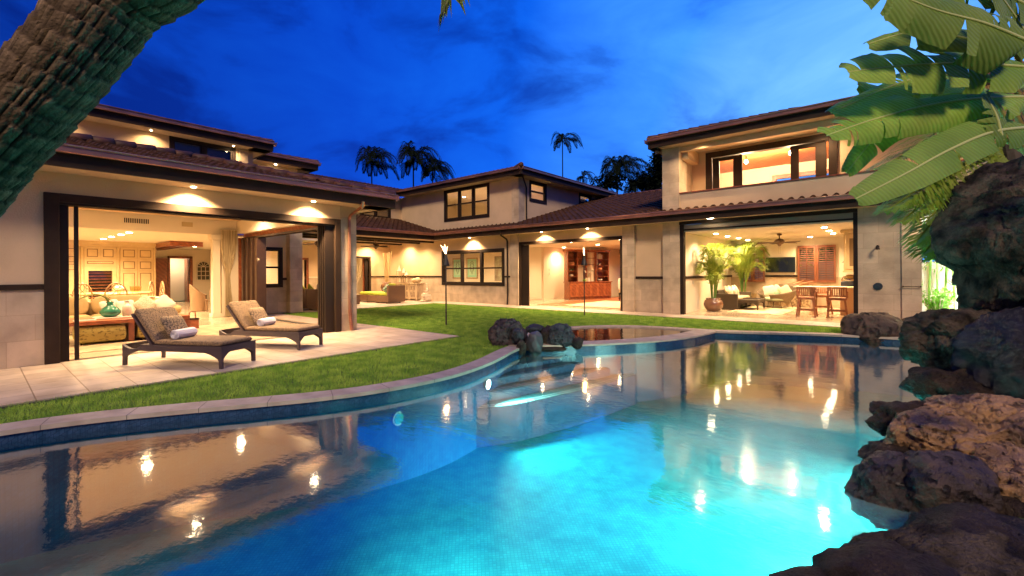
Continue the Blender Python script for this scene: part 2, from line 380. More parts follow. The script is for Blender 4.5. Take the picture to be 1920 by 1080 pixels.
# paving slabs
PATIO = [(-7.6, -9), (-7.6, 7.16), (-10.3, 7.16), (-17.5, 7.3), (-17.5, -9)]
tag(MB().prism([(-7.6, -9), (-7.6, 7.18), (-17.05, 7.18), (-17.05, 6.34), (-10.55, 6.34), (-10.55, -9)], -.12, 0).build('patio', PAVE), kind='structure')
tag(MB().box(-7.598, -7.55, -9, 7.23, -.12, -.012).box(-17, -7.598, 7.182, 7.23, -.12, -.012).build('patio_edging', M('dark_edging', (.05, .045, .04), .8)), kind='structure')
tag(MB().prism([(-22.2, 8.2), (-16.85, 8.2), (-16.85, 14.35), (3, 14.35), (3, 15.5), (-22.2, 15.5)], -.12, 0).build('courtyard_path', PAVE), kind='structure')
tag(MB().box(-16.848, -16.81, 7.4, 14.31, -.1, -.014).box(-16.81, 1.2, 14.3, 14.348, -.1, -.014).build('path_edging', M('dark_edging')), kind='structure')
tag(MB().box(-29, -10.55, -6, 6.34, -.15, -.001).box(-29, -17.55, 6.34, 8.2, -.15, -.001).box(-29, -22.2, 8.2, 16, -.15, -.001)
    .box(-24, -5.3, 15.5, 27, -.15, -.002).box(-5.3, .6, 15.5, 22, -.15, -.001).build('house_floor', FLOOR), kind='structure')
# pool
MOS = M('pool_mosaic', (.018, .23, .26), .5, (.026, .32, .34), 5, pat='mosaic', pscale=(.05, .05, 0), joint=.005, jcol=(.55, .75, .8), spec=.2)
MOSD = M('waterline_mosaic', (.012, .045, .10), .25, (.03, .07, .14), 14, pat='mosaic', pscale=(.05, .05, .5), joint=.004, jcol=(.5, .6, .7))
n = len(POOL)
cp = MB(); rl = MB()
ledge = lambda p: p[0] > -2.2 and p[1] < 9.5
for i in range(n):
    j = (i + 1) % n
    a, b, c, d = POOL[i], POOL[j], POUT[j], POUT[i]
    if ledge(a):
        for p0, p1, q1, q0, z0 in ((a, b, c, d, -.10),):
            rl.add([(p0[0], p0[1], z0), (p1[0], p1[1], z0), (q1[0], q1[1], z0 + .05), (q0[0], q0[1], z0 + .05), (p0[0], p0[1], -.3), (p1[0], p1[1], -.3)], [(0, 1, 2, 3), (4, 5, 1, 0)])
        continue
    o = len(cp.v)
    cp.v += [(a[0], a[1], 0), (b[0], b[1], 0), (c[0], c[1], 0), (d[0], d[1], 0), (a[0], a[1], -.045), (b[0], b[1], -.045), (c[0], c[1], -.1), (d[0], d[1], -.1)]
    cp.f += [(o, o + 1, o + 2, o + 3), (o + 4, o + 5, o + 1, o), (o + 3, o + 2, o + 6, o + 7), (o + 4, o + 7, o + 6, o + 5)]
tag(cp.build('pool_coping', COPE), kind='structure'); tag(rl.build('rock_ledge', M('ledge_rock', (.05, .04, .03), .8, (.02, .016, .014), 8, bump=1, bscale=20)), kind='structure')
cj = MB()                                                   # joints between the coping stones
acc = 0
for i in range(n):
    a, b = Vector(POOL[i]), Vector(POOL[(i + 1) % n]); acc += (b - a).length
    if acc > .62 and not ledge(POOL[i]):
        acc = 0; o = Vector(POUT[i]); t = (b - a).normalized() * .004
        cj.add([(a.x - t.x, a.y - t.y, .0015), (a.x + t.x, a.y + t.y, .0015), (o.x + t.x, o.y + t.y, .0015), (o.x - t.x, o.y - t.y, .0015)], [(0, 1, 2, 3)])
        e2 = (a - o).normalized() * .002; cj.add([(a.x - t.x + e2.x, a.y - t.y + e2.y, .0015), (a.x + t.x + e2.x, a.y + t.y + e2.y, .0015), (a.x + t.x + e2.x, a.y + t.y + e2.y, -.045), (a.x - t.x + e2.x, a.y - t.y + e2.y, -.045)], [(0, 1, 2, 3)])
tag(cj.build('coping_joints', M('joint_grout', (.2, .17, .14), .9)), kind='structure')
PW = offset(POOL, .03 * SGN)
pw = MB(); pd = MB()
for i in range(n):
    a, b = PW[i], PW[(i + 1) % n]
    pd.add([(a[0], a[1], -.044), (b[0], b[1], -.044), (b[0], b[1], -.20), (a[0], a[1], -.20)], [(0, 1, 2, 3)])
    pw.add([(a[0], a[1], -.20), (b[0], b[1], -.20), (b[0], b[1], -1.25), (a[0], a[1], -1.25)], [(0, 1, 2, 3)])
tag(pd.build('pool_waterline_band', MOSD), kind='structure')
tag(pw.build('pool_wall', M('wall_mosaic', (.006, .085, .20), .4, (.010, .12, .25), 9, pat='mosaic', pscale=(.05, .05, 0), joint=.005, jcol=(.55, .7, .8), spec=.2)), kind='structure')
tag(sheet([PW], -1.25).build('pool_bottom', MOS), kind='structure')
DO = smooth_poly([(-5.55, 7.0), (-5.2, 7.3), (-4.66, 7.85), (-4.13, 8.55), (-3.62, 9.4), (-3.36, 10.2), (-3.25, 11.0), (-3.2, 11.62), (-3.68, 11.56), (-3.70, 11.0), (-3.82, 10.3), (-4.1, 9.5), (-4.5, 8.75), (-4.95, 8.15), (-5.5, 7.75), (-5.95, 7.6)], 1)
tag(MB().prism(DO, -1.24, -.03).build('spa_divider', MOSD), kind='structure')
tag(MB().prism(offset(DO, -.02 * SGN), -.03, .004).build('spa_ledge', COPE), kind='structure')
SPA = [(-5.95, 7.55), (-5.5, 7.7), (-4.9, 8.1), (-4.45, 8.7), (-4.05, 9.5), (-3.78, 10.3), (-3.66, 11.0), (-3.6, 11.52), (-4.38, 11.49), (-5.0, 11.35), (-5.56, 11.08), (-6.08, 10.58), (-6.4, 9.94), (-6.5, 9.3), (-6.41, 8.6), (-6.18, 7.95)]
tag(sheet([SPA], -.75).build('spa_bottom', M('spa_mosaic', (.05, .08, .09), .3, (.08, .10, .10), 9, pat='mosaic', pscale=(.05, .05, 0), joint=.005)), kind='structure')
# curved steps in the pool below the rock cluster
steps = [([(-5.2, 5.95), (-5.22, 6.4), (-5.1, 6.9), (-5.0, 7.45)], -.24), ([(-5.1, 5.65), (-4.98, 6.2), (-4.82, 6.9), (-4.7, 7.7)], -.34), ([(-5.0, 5.3), (-4.8, 5.8), (-4.62, 6.6), (-4.45, 7.4), (-4.3, 8.2)], -.48), ([(-4.9, 4.9), (-4.55, 5.5), (-4.3, 6.4), (-4.1, 7.3), (-3.95, 8.7)], -.64)]
WH = M('white_mosaic_edge', (.7, .78, .78), .3); BK = M('dark_mosaic_edge', (.012, .015, .02), .3)
for k, (pl, z) in enumerate(steps):
    pl2 = [Vector(p) for p in pl]; cur = []
    for i in range(len(pl2) - 1):
        p0, p1, p2, p3 = pl2[max(i - 1, 0)], pl2[i], pl2[i + 1], pl2[min(i + 2, len(pl2) - 1)]
        for t in np.linspace(0, 1, 7)[:-1]:
            cur.append(.5 * ((2 * p1) + (p2 - p0) * t + (2 * p0 - 5 * p1 + 4 * p2 - p3) * t * t + (3 * p1 - p0 - 3 * p2 + p3) * t ** 3))
    cur.append(pl2[-1])
    pg = [(p.x, p.y) for p in cur] + [(-5.6, 7.9), (-5.75, 6.7)]; tag(MB().prism(pg, -1.24, z - .004).build('pool_step', MOSD), kind='structure'); tag(sheet([pg], z).build('step_tread', MOS), kind='structure')
    for off, m_ in ((.02, WH), (.09, BK)) if k in (0, 1) else ((.02, WH), (.10, WH)):
        st = MB(); pts = []
        for i, p in enumerate(cur):
            t = (cur[min(i + 1, len(cur) - 1)] - cur[max(i - 1, 0)]).normalized(); nr = Vector((-t.y, t.x)) * off
            pts.append((p + nr, p + nr * ((off + .035) / off)))
        for i in range(len(pts) - 1):
            (a, b), (c, d) = pts[i], pts[i + 1]; st.add([(a.x, a.y, z + .003), (b.x, b.y, z + .003), (d.x, d.y, z + .003), (c.x, c.y, z + .003)], [(0, 1, 2, 3)])
        tag(st.build('step_stripe', m_), kind='structure')
# water
def water_mat(name, tint, ior, sc, strength, rough):
    m = bpy.data.materials.new(name); m.use_nodes = True; N = m.node_tree.nodes; L = m.node_tree.links; N.remove(N['Principled BSDF'])
    g = N.new('ShaderNodeBsdfGlossy'); g.inputs['Roughness'].default_value = rough; t = N.new('ShaderNodeBsdfTransparent'); t.inputs[0].default_value = tint + (1,)
    x = N.new('ShaderNodeMixShader')
    tcn = N.new('ShaderNodeTexCoord'); pv = None
    for s_, st, dd in sc:
        mpn = N.new('ShaderNodeMapping'); mpn.inputs['Rotation'].default_value = (0, 0, .7); mpn.inputs['Scale'].default_value = (s_, s_ * 1.6, s_)
        L.new(tcn.outputs['Object'], mpn.inputs[0])
        nz = N.new('ShaderNodeTexNoise'); nz.inputs['Scale'].default_value = 1; nz.inputs['Detail'].default_value = 3; L.new(mpn.outputs[0], nz.inputs['Vector'])
        b = N.new('ShaderNodeBump'); b.inputs['Strength'].default_value = st; b.inputs['Distance'].default_value = dd; L.new(nz.outputs[0], b.inputs['Height'])
        if pv: L.new(pv, b.inputs['Normal'])
        pv = b.outputs[0]
    L.new(pv, g.inputs['Normal']); f = schlick(N, L, ior, 1.75, pv)
    L.new(f.outputs[0], x.inputs[0]); L.new(t.outputs[0], x.inputs[1]); L.new(g.outputs[0], x.inputs[2]); L.new(x.outputs[0], N['Material Output'].inputs[0]); return m
WM = water_mat('pool_water', (.66, .97, .98), .08, [(1.6, .03, .1), (12, .05, .012)], 1, .06)
tag(sheet([offset(POOL, .028 * SGN)], -.13).build('pool_water', WM), kind='structure')
tag(sheet([offset(SPA, .0)], -.028).build('spa_water', water_mat('spa_water', (.75, .85, .85), .14, [(4, .05, .1)], 1, .02)), kind='structure')
# ================================================================ HOUSE
H = thing('house', 'two storey cream stucco house with brown clay tile roofs wrapping round the lawn', 'house')
def part(mb, name, mat, par=None, **k): return mb.build(name, mat, par or H, **k)
def wall(axis, c0, c1, a0, a1, zones, holes=(), par=None, name='wall'):
    out_ = []
    for z0, z1, m_ in zones:
        A = sorted({a0, a1} | {min(max(x, a0), a1) for h in holes for x in h[:2]}); Z = sorted({z0, z1} | {min(max(x, z0), z1) for h in holes for x in h[2:4]})
        mb = MB()
        for i in range(len(A) - 1):
            run = None
            for j in range(len(Z) - 1):
                am, zm = (A[i] + A[i + 1]) / 2, (Z[j] + Z[j + 1]) / 2
                if any(h[0] < am < h[1] and h[2] < zm < h[3] for h in holes):
                    if run is not None: (mb.box(c0, c1, A[i], A[i + 1], run, Z[j]) if axis == 'X' else mb.box(A[i], A[i + 1], c0, c1, run, Z[j])); run = None
                elif run is None: run = Z[j]
            if run is not None: (mb.box(c0, c1, A[i], A[i + 1], run, z1) if axis == 'X' else mb.box(A[i], A[i + 1], c0, c1, run, z1))
        if mb.v: out_.append(part(mb, name, m_, par))
    return out_
def bx(name, mat, x0, x1, y0, y1, z0, z1, par=None, bevel=0): return part(MB().box(x0, x1, y0, y1, z0, z1), name, mat, par, bevel=bevel)
def window(axis, c, out, a0, a1, z0, z1, ncol, fw=.13, hung=True, mat=None, mid=None):
    """out = direction (+1/-1) the window faces along its axis; frame ring with mullions, thin sashes and panes"""
    mat = mat or DARKM; f = MB()
    def b(mb, p0, p1, q0, q1, d0, d1):
        lo, hi = sorted((c + out * d0, c + out * d1)); (mb.box(lo, hi, p0, p1, q0, q1) if axis == 'X' else mb.box(p0, p1, lo, hi, q0, q1))
    b(f, a0, a1, z1 - fw, z1, -.1, .035); b(f, a0, a1, z0, z0 + fw, -.1, .035); b(f, a0, a0 + fw, z0 + fw, z1 - fw, -.1, .035); b(f, a1 - fw, a1, z0 + fw, z1 - fw, -.1, .035)
    w = (a1 - a0 - 2 * fw) / ncol
    for i in range(1, ncol): x = a0 + fw + w * i; b(f, x - .05, x + .05, z0 + fw, z1 - fw, -.1, .03)
    o = part(f, 'window', mat, bevel=.006)
    for i in range(ncol):
        p, q_ = a0 + fw + w * i + (.05 if i else 0), a0 + fw + w * (i + 1) - (.05 if i < ncol - 1 else 0)
        s = MB(); e = .045; zm = mid or (z0 + z1) / 2
        b(s, p, q_, z1 - fw - e, z1 - fw, -.08, .0); b(s, p, q_, z0 + fw, z0 + fw + e, -.08, .0); b(s, p, p + e, z0 + fw + e, z1 - fw - e, -.08, .0); b(s, q_ - e, q_, z0 + fw + e, z1 - fw - e, -.08, .0)
        if hung: b(s, p + e, q_ - e, zm - .035, zm + .035, -.085, .004)
        part(s, 'sash', mat, o)
        g = MB(); b(g, p + .01, q_ - .01, z0 + fw, z1 - fw, -.045, -.039); part(g, 'pane', GLASS, o)
    return o
def tiles(orig, al, up, pitch, poly, lip=True, name='roof', mat=None):
    """barrel tiles on a sloping plane: al = unit vector along the eave, up = horizontal unit vector up-slope, poly in (s, t)"""
    orig, al, up = Vector(orig), Vector(al), Vector(up); ds = .27 / 8; dt = .36
    s0, s1 = min(p[0] for p in poly), max(p[0] for p in poly); t1 = max(p[1] for p in poly)
    ns = int(math.ceil((s1 - s0) / ds)); rows = []
    rows.append((0, 0, True)); t = 0
    while t < t1:
        rows.append((t, .04, False)); rows.append((min(t + dt, t1), .0, False)); t += dt
    S_ = s0 + np.arange(ns + 1) * ds; prof = np.clip(np.cos(2 * np.pi * S_ / .27), -.25, 1); prof = np.where(prof > 0, .062 * prof ** .6, .03 * prof)
    V = []
    for (t, hh, flat) in rows:
        for k in range(ns + 1):
            p = orig + al * S_[k] + up * t; V.append((p.x, p.y, p.z + t * pitch + (-.03 if flat else prof[k] + hh + .01 * math.sin(k * 7.3 + t * 3.1) * (k % 8 < 4))))
    F = []; flip = al.cross(up).z < 0
    for r in range(len(rows) - 1):
        tm = (rows[r][0] + rows[r + 1][0]) / 2
        for k in range(ns):
            if inside(poly, S_[k] + ds / 2, max(tm, .01)):
                a = r * (ns + 1) + k; q_ = (a, a + 1, a + ns + 2, a + ns + 1); F.append(q_[::-1] if flip else q_)
    return part(MB().add(V, F), name, mat or TILE, smooth=False)
def ridge(par, a, b, r=.1):
    a, b = Vector(a), Vector(b); L = (b - a).length; k = max(1, int(L / .36)); m = MB()
    for i in range(k):
        p, q_ = a.lerp(b, i / k), a.lerp(b, (i + 1.12) / k); m.tube([p + Vector((0, 0, .01)), q_], [r * 1.12, r * .92], 10)
    return part(m, 'ridge_cap', TILEC, par, smooth=True)
def eave(par, a, b, out, z, soff, over, fh=.22):
    """dark fascia board z..z+fh, copper gutter on top outside, soffit board running back 'over' metres"""
    a, b, o = Vector(a), Vector(b), Vector(out); d = (b - a)
    m = MB().beam((a.x, a.y, z + fh / 2), (b.x, b.y, z + fh / 2), .04, fh); part(m, 'fascia', DARK, par)
    g = MB(); A = a + o * .08; B = b + o * .08
    g.beam((A.x, A.y, z + fh + .045), (B.x, B.y, z + fh + .045), .12, .10); A = a + o * .15; B = b + o * .15
    g.tube([(A.x, A.y, z + fh + .10), (B.x, B.y, z + fh + .10)], .017, 8); g.tube([(A.x - o.x * .02, A.y - o.y * .02, z + fh), (B.x - o.x * .02, B.y - o.y * .02, z + fh)], .012, 6)
    part(g, 'gutter', COPPER, par)
    if over:
        q_ = [a - o * .022, b - o * .022, b - o * over, a - o * over]
        part(MB().add([(p.x, p.y, z + .02) for p in q_] + [(p.x, p.y, z + .05) for p in q_], [(0, 3, 2, 1), (4, 5, 6, 7), (0, 1, 5, 4), (1, 2, 6, 5), (2, 3, 7, 6), (3, 0, 4, 7)]), 'soffit', soff, par)
def downlight(x, y, z, e=60, size=140, r=.075, to=(0, 0, -1), col=WARM, em=None):
    o = part(MB().lathe([(r, -.012), (r, 0)], (0, 0, 0), 16), 'downlight', em or LAMPM, loc=(x, y, z - .002))
    if e: lamp('downlight_lamp', (0, 0, -.05), e, to, size, 1, col, .05, parent=o)
    return o
SOFF = M('soffit_board', (.52, .40, .26), .8, (.46, .35, .23), 2)
# ---------------------------------------------------------------- left wing, ground floor
wall('X', -10.8, -10.55, -5, .73, [(0, 1.22, STONE), (1.31, 3.16, STUC)]); bx('trim', DARK, -10.8, -10.52, -5, .73, 1.22, 1.31)
wall('X', -10.8, -10.55, .73, 5.9, [(2.81, 3.16, STUC)])
bx('column', STONE, -10.99, -10.535, 5.9, 6.34, 0, 3.15)
bx('door_frame', DARK, -10.82, -10.5, .73, .91, 0, 2.81, bevel=.008); bx('door_frame', DARK, -10.82, -10.5, 5.75, 5.9, 0, 2.81, bevel=.008)
tr = MB().box(-10.82, -10.5, .91, 5.75, 2.67, 2.81)
for k in range(5): tr.box(-10.81 + k * .06, -10.78 + k * .06, .91, 5.75, 2.63, 2.67)
part(tr, 'door_frame', DARK)
part(MB().box(-10.80, -10.62, .912, 1.03, 0, 2.63), 'door_stack', DARKM)
part(MB().box(-10.72, -10.66, 1.10, 1.155, 0, 2.63), 'sliding_door', DARKM); part(MB().box(-10.70, -10.69, 1.03, 1.10, .05, 2.6), 'door_glass', GLASS)
for k in range(4):
    part(MB().box(-10.84 + k * .07, -10.79 + k * .07, 5.46 + .02 * k, 5.75, 0, 2.63), 'sliding_door', DARKM)
part(MB().box(-10.74, -10.70, 5.46, 5.748, .002, .012), 'door_track', DARKM)
bx('door_track', M('steel_track', (.12, .11, .1), .3, metal=.7), -10.78, -10.64, .92, 5.4, .0015, .004)
# inside faces of front wall
wall('X', -10.86, -10.805, -5, 5.9, [(0, 3.5, STUC_IN)], [(.72, 5.91, -1, 2.7)])
# side opening along y=6.34 (north side of the living room)
wall('Y', 6.12, 6.34, -17.5, -11.0, [(2.86, 3.16, STUC)]); bx('door_frame', REDL, -17.4, -11.0, 6.10, 6.30, 2.72, 2.86)
bx('door_frame', REDW, -17.66, -17.45, 5.95, 6.22, 0, 2.72)
tr = MB()
for k in range(4): tr.box(-17.3, -11, 6.00 + k * .07, 6.03 + k * .07, 2.67, 2.72)
part(tr, 'door_track', DARK); bx('door_track', M('steel_track'), -17.3, -11, 6.06, 6.2, .0015, .004)
for k in range(7): part(MB().box(-17.3 + k * .2, -17.17 + k * .2, 5.98 + (k % 2) * .05, 6.28, 0, 2.67), 'folding_door_panel', M('dark_door_wood', (.06, .03, .018), .4, (.045, .022, .014), 3, coat=.2), bevel=.01)
# wall X=-17.5 with lanai-side window and end pillar
wall('X', -17.75, -17.5, 6.34, 7.6, [(0, 1.22, STONE), (1.31, 3.16, STUC)], [(6.5, 7.43, .98, 2.42)])
bx('trim', DARK, -17.75, -17.47, 7.43, 7.6, 1.22, 1.31)
window('X', -17.5, 1, 6.47, 7.46, .95, 2.45, 1, .1)
bx('column', STONE, -17.62, -17.18, 7.6, 8.06, 0, 3.14)
# interior of the living room and kitchen
part(MB().box(-17.5, -10.86, -6, 6.1, 3.5, 3.56), 'ceiling', CEIL)
wall('X', -17.72, -17.5, -6, 5.44, [(2.80, 3.5, STUC_IN)])
part(MB().box(-28.7, -17.72, -6, 9, 2.80, 2.86), 'ceiling', CEIL)
wall('Y', -6.1, -6, -28.7, -10.8, [(0, 3.6, STUC_IN)])
wall('X', -17.72, -17.5, 5.44, 5.95, [(0, 3.5, STUC_IN)])
part(MB().box(-17.5, -11, 5.9, 6.1, 2.865, 3.5), 'wall', STUC_IN)
wall('X', -28.8, -28.6, -6, 12, [(0, 2.8, STUC_IN)], [(6.5, 7.4, -1, 2.3)])
wall('X', -30.2, -30, 4, 9, [(0, 2.8, STUC_IN)])
wall('Y', 8.06, 8.2, -22.2, -17.62, [(0, 3.14, STUC_IN)]); wall('Y', 8.9, 9.0, -28.6, -22.35, [(0, 2.8, STUC_IN)])
cl = MB().box(-17.66, -17.44, 5.16, 5.38, .12, 2.6).box(-17.7, -17.4, 5.12, 5.42, 0, .12).box(-17.72, -17.38, 5.10, 5.44, 2.66, 2.8).box(-17.69, -17.41, 5.13, 5.41, 2.6, 2.66)
part(cl, 'column', STUC_IN, bevel=.01)
rd = MB().box(-28.58, -28.5, 6.42, 6.52, 0, 2.42).box(-28.58, -28.5, 7.38, 7.5, 0, 2.42).box(-28.58, -28.5, 6.42, 7.5, 2.3, 2.42); part(rd, 'door_frame', REDW)
dl = part(MB().box(-29.2, -28.62, 7.30, 7.35, 0, 2.28), 'door', REDW)
part(MB().box(-28.56, -28.50, 5.55, 6.40, 0, 2.3), 'door', REDW)
part(MB().box(-28.2, -21.9, 4.98, 5.16, 2.62, 2.78).box(-28.2, -21.9, 5.3, 5.38, 2.66, 2.79).box(-28.2, -21.9, 5.6, 5.68, 2.66, 2.79).box(-28.2, -21.9, 5.9, 5.98, 2.66, 2.79).box(-21.9, -21.8, 4.98, 6.1, 2.6, 2.79), 'ceiling_beam', REDW)
vt = MB().box(-17.497, -17.485, 2.83, 3.5, 2.99, 3.19); vo_ = part(vt, 'vent', STUC_IN)
sv = MB()
for k in range(14): sv.box(-17.483, -17.478, 2.88 + k * .043, 2.905 + k * .043, 3.02, 3.16)
part(sv, 'grille', DARKM, vo_)
part(MB().box(-17.497, -17.488, 4.31, 4.61, 3.01, 3.16), 'speaker_grille', M('beige_grille', (.5, .38, .2), .9))
for x, y in ((-22.4, 3.1), (-20.9, 3.1), (-19.6, 3.15), (-18.5, 3.17)): downlight(x, y, 2.8, 105, 150)
for x, y in ((-22.0, .6), (-19.0, .6)): downlight(x, y, 2.8, 70, 150)
for x, y in ((-25.5, 6.8), (-20.5, 6.6)): downlight(x, y, 2.8, 55, 150)
downlight(-29.3, 6.9, 2.79, 22, 150)
for x, y in ((-15.2, 5.2), ): downlight(x, y, 3.5, 70, 150)
for x, y in ((-15.5, 1.0), (-15.5, 3.0)): downlight(x, y, 3.5, 34, 160)
for x, y in ((-12.6, 1.2), (-12.6, 3.2), (-12.6, 5.0), (-13, -1.5), (-16, -1.5)): downlight(x, y, 3.5, 62, 150)
# soffit lights washing the front wall over the opening
for y in (2.73, 5.1): downlight(-10.30, y, 3.15, 105, 132, to=(-.16, 0, -1), r=.04)
# roof of the living room
P1 = .265
r = tiles((-9.8, 0, 3.40), (0, 1, 0), (-1, 0, 0), P1, [(-5, 0), (7.0, 0), (3.5, 3.5), (-5, 3.5)]); eave(r, (-9.8, -5, 0), (-9.8, 7.0, 0), (1, 0, 0), 3.13, SOFF, .74)
ridge(r, (-9.85, 7.05, 3.46), (-13.3, 3.5, 4.39)); ridge(r, (-13.3, 3.5, 4.39), (-13.3, -5, 4.39))
r = tiles((0, 7.0, 3.40), (1, 0, 0), (0, -1, 0), P1, [(-16.8, 0), (-9.8, 0), (-13.3, 3.5)]); eave(r, (-17.4, 7.0, 0), (-9.8, 7.0, 0), (0, 1, 0), 3.13, SOFF, .66)
r = tiles((-16.8, 0, 3.40), (0, 1, 0), (1, 0, 0), P1, [(-5, 0), (7.0, 0), (3.5, 3.5), (-5, 3.5)])
# upper floor of the left wing
wall('X', -17.3, -17.1, -6, 6.1, [(3.3, 5.8, STUC)], [(3.9, 5.75, 4.6, 5.76)]); window('X', -17.1, 1, 3.9, 5.75, 4.6, 5.76, 2, .1)
wall('X', -18.9, -18.7, 6.1, 8.6, [(3.3, 5.8, STUC)]); wall('Y', 6.1, 6.3, -18.9, -17.1, [(3.3, 5.8, STUC)])
bx('column', STONE, -17.3, -17.02, 5.85, 6.12, 3.3, 5.78)
r = tiles((-16.45, 0, 6.0), (0, 1, 0), (-1, 0, 0), .25, [(-6, 0), (6.7, 0), (3.4, 3.3), (-6, 3.3)]); eave(r, (-16.45, -6, 0), (-16.45, 6.7, 0), (1, 0, 0), 5.74, SOFF, .64)
eave(r, (-18.2, 6.7, 0), (-16.45, 6.7, 0), (0, 1, 0), 5.74, SOFF, .6); ridge(r, (-16.5, 6.7, 6.06), (-19.7, 3.5, 6.9), .09)
r = tiles((-18.1, 0, 6.0), (0, 1, 0), (-1, 0, 0), .25, [(6.7, 0), (9.15, 0), (6.7, 2.4)]); eave(r, (-18.1, 6.8, 0), (-18.1, 9.15, 0), (1, 0, 0), 5.74, SOFF, .6)
eave(r, (-20.2, 9.15, 0), (-18.1, 9.15, 0), (0, 1, 0), 5.74, SOFF, .6); ridge(r, (-18.1, 9.15, 6.06), (-20.4, 6.85, 6.6), .09)
for y in (-1, 1.4, 3.4, 5.6): downlight(-16.82, y, 5.76, 9, 150, r=.02, to=(-.2, 0, -1))
downlight(-18.4, 7.6, 5.76, 12, 150, r=.04)
# ---------------------------------------------------------------- lanai
part(MB().box(-22.2, -17.62, 8.06, 15.5, 3.12, 3.16), 'ceiling', M('lanai_ceiling_board', (.50, .38, .27), .7, (.44, .33, .23), 2))
for x in (-18.35, -19.5, -21.1): part(MB().box(x - .09, x + .09, 8.2, 15.48, 3.03, 3.118), 'ceiling_beam', DARK)
wall('X', -22.4, -22.2, 8.2, 15.5, [(0, 1.24, STONE), (1.31, 3.16, STUC)], [(9.8, 10.6, -1, 2.15), (12.4, 14.1, -1, 2.3)])
bx('trim', DARK, -22.4, -22.17, 14.22, 15.5, 1.24, 1.31)
f = MB().box(-22.42, -22.15, 9.72, 9.8, 0, 2.25).box(-22.42, -22.15, 10.6, 10.7, 0, 2.25).box(-22.42, -22.15, 9.8, 10.6, 2.15, 2.25); part(f, 'door_frame', REDW)
dr = part(MB().box(-22.19, -22.12, 11.4, 12.15, 0, 2.2), 'door', REDW, bevel=.01); part(MB().box(-22.12, -22.10, 11.5, 12.05, 1.25, 2.08).box(-22.12, -22.10, 11.5, 12.05, .15, 1.1), 'door_panel', REDL, dr, bevel=.008)
f = MB().box(-22.42, -22.14, 12.3, 12.4, 0, 2.4).box(-22.42, -22.14, 14.1, 14.22, 0, 2.4).box(-22.42, -22.14, 12.4, 14.1, 2.3, 2.4); part(f, 'door_frame', DARK)
for k in range(2): part(MB().box(-22.38 + k * .08, -22.33 + k * .08, 13.84 + .06 * k, 14.1, 0, 2.3), 'sliding_door', DARKM if k else REDW)
wall('X', -25.2, -25, 9, 16, [(0, 2.8, STUC_IN)]); part(MB().box(-25, -22.4, 9, 16, 2.6, 2.66), 'ceiling', CEIL); wall('Y', 16, 16.1, -25, -22.2, [(0, 2.8, STUC_IN)])
for x, y in ((-23.6, 10.4), (-23.6, 13.2)): downlight(x, y, 2.6, 40, 150)
for x, y in ((-20.3, 9.6), (-20.3, 12.5), (-20.3, 15.0), (-18.9, 11.0), (-21.7, 14.0), (-18.9, 14.6)): downlight(x, y, 3.118, 46, 150)
r = tiles((-17.6, 0, 3.40), (0, 1, 0), (-1, 0, 0), .27, [(7.9, 0), (14.9, 0), (15.9, 1.0), (15.9, 4.3), (7.9, 4.3)]); eave(r, (-17.6, 8.06, 0), (-17.6, 14.95, 0), (1, 0, 0), 3.13, SOFF, 0)
# upper walls above the lanai and middle block
wall('X', -22.1, -21.9, 8.6, 16.2, [(3.6, 5.85, STUC)], [(12.6, 15.35, 4.55, 5.35)]); window('X', -21.9, 1, 12.6, 15.35, 4.55, 5.35, 3, .09, hung=False)
r = tiles((-21.3, 0, 6.12), (0, 1, 0), (-1, 0, 0), .25, [(8.6, 0), (15.5, 0), (19.0, 3.5), (8.6, 3.5)]); eave(r, (-21.3, 8.6, 0), (-21.3, 15.5, 0), (1, 0, 0), 5.82, SOFF, .6)
wall('Y', 16.1, 16.3, -21.9, -13.42, [(3.3, 5.86, STUC)], [(-18.1, -14.88, 4.2, 5.88)])
window('Y', 16.1, -1, -18.13, -14.85, 4.17, 5.86, 3, .13)
bx('column', STONE, -13.42, -13.0, 16.06, 16.5, 3.5, 5.86)
wall('X', -13.24, -13.04, 16.5, 24, [(3.3, 5.86, STUC)], [(16.95, 18.28, 4.86, 5.84), (21.4, 22.75, 4.86, 5.84)])
window('X', -13.04, 1, 16.92, 18.31, 4.84, 5.86, 1, .12); window('X', -13.04, 1, 21.39, 22.75, 4.84, 5.86, 1, .12)
bx('blind', M('cream_blind', (.75, .62, .38), .8), -13.3, -13.27, 21.4, 22.7, 5.0, 5.6)
r = tiles((0, 15.5, 6.12), (1, 0, 0), (0, 1, 0), .25, [(-21.3, 0), (-12.4, 0), (-16.4, 4.0), (-25.3, 4.0)]); eave(r, (-21.3, 15.5, 0), (-12.4, 15.5, 0), (0, -1, 0), 5.82, SOFF, .6); ridge(r, (-12.35, 15.45, 6.2), (-16.4, 19.5, 7.2))
r = tiles((-12.4, 0, 6.12), (0, 1, 0), (-1, 0, 0), .25, [(15.5, 0), (24.4, 0), (20.4, 4), (19.5, 4.0)]); eave(r, (-12.4, 15.5, 0), (-12.4, 24.4, 0), (1, 0, 0), 5.82, SOFF, .64)
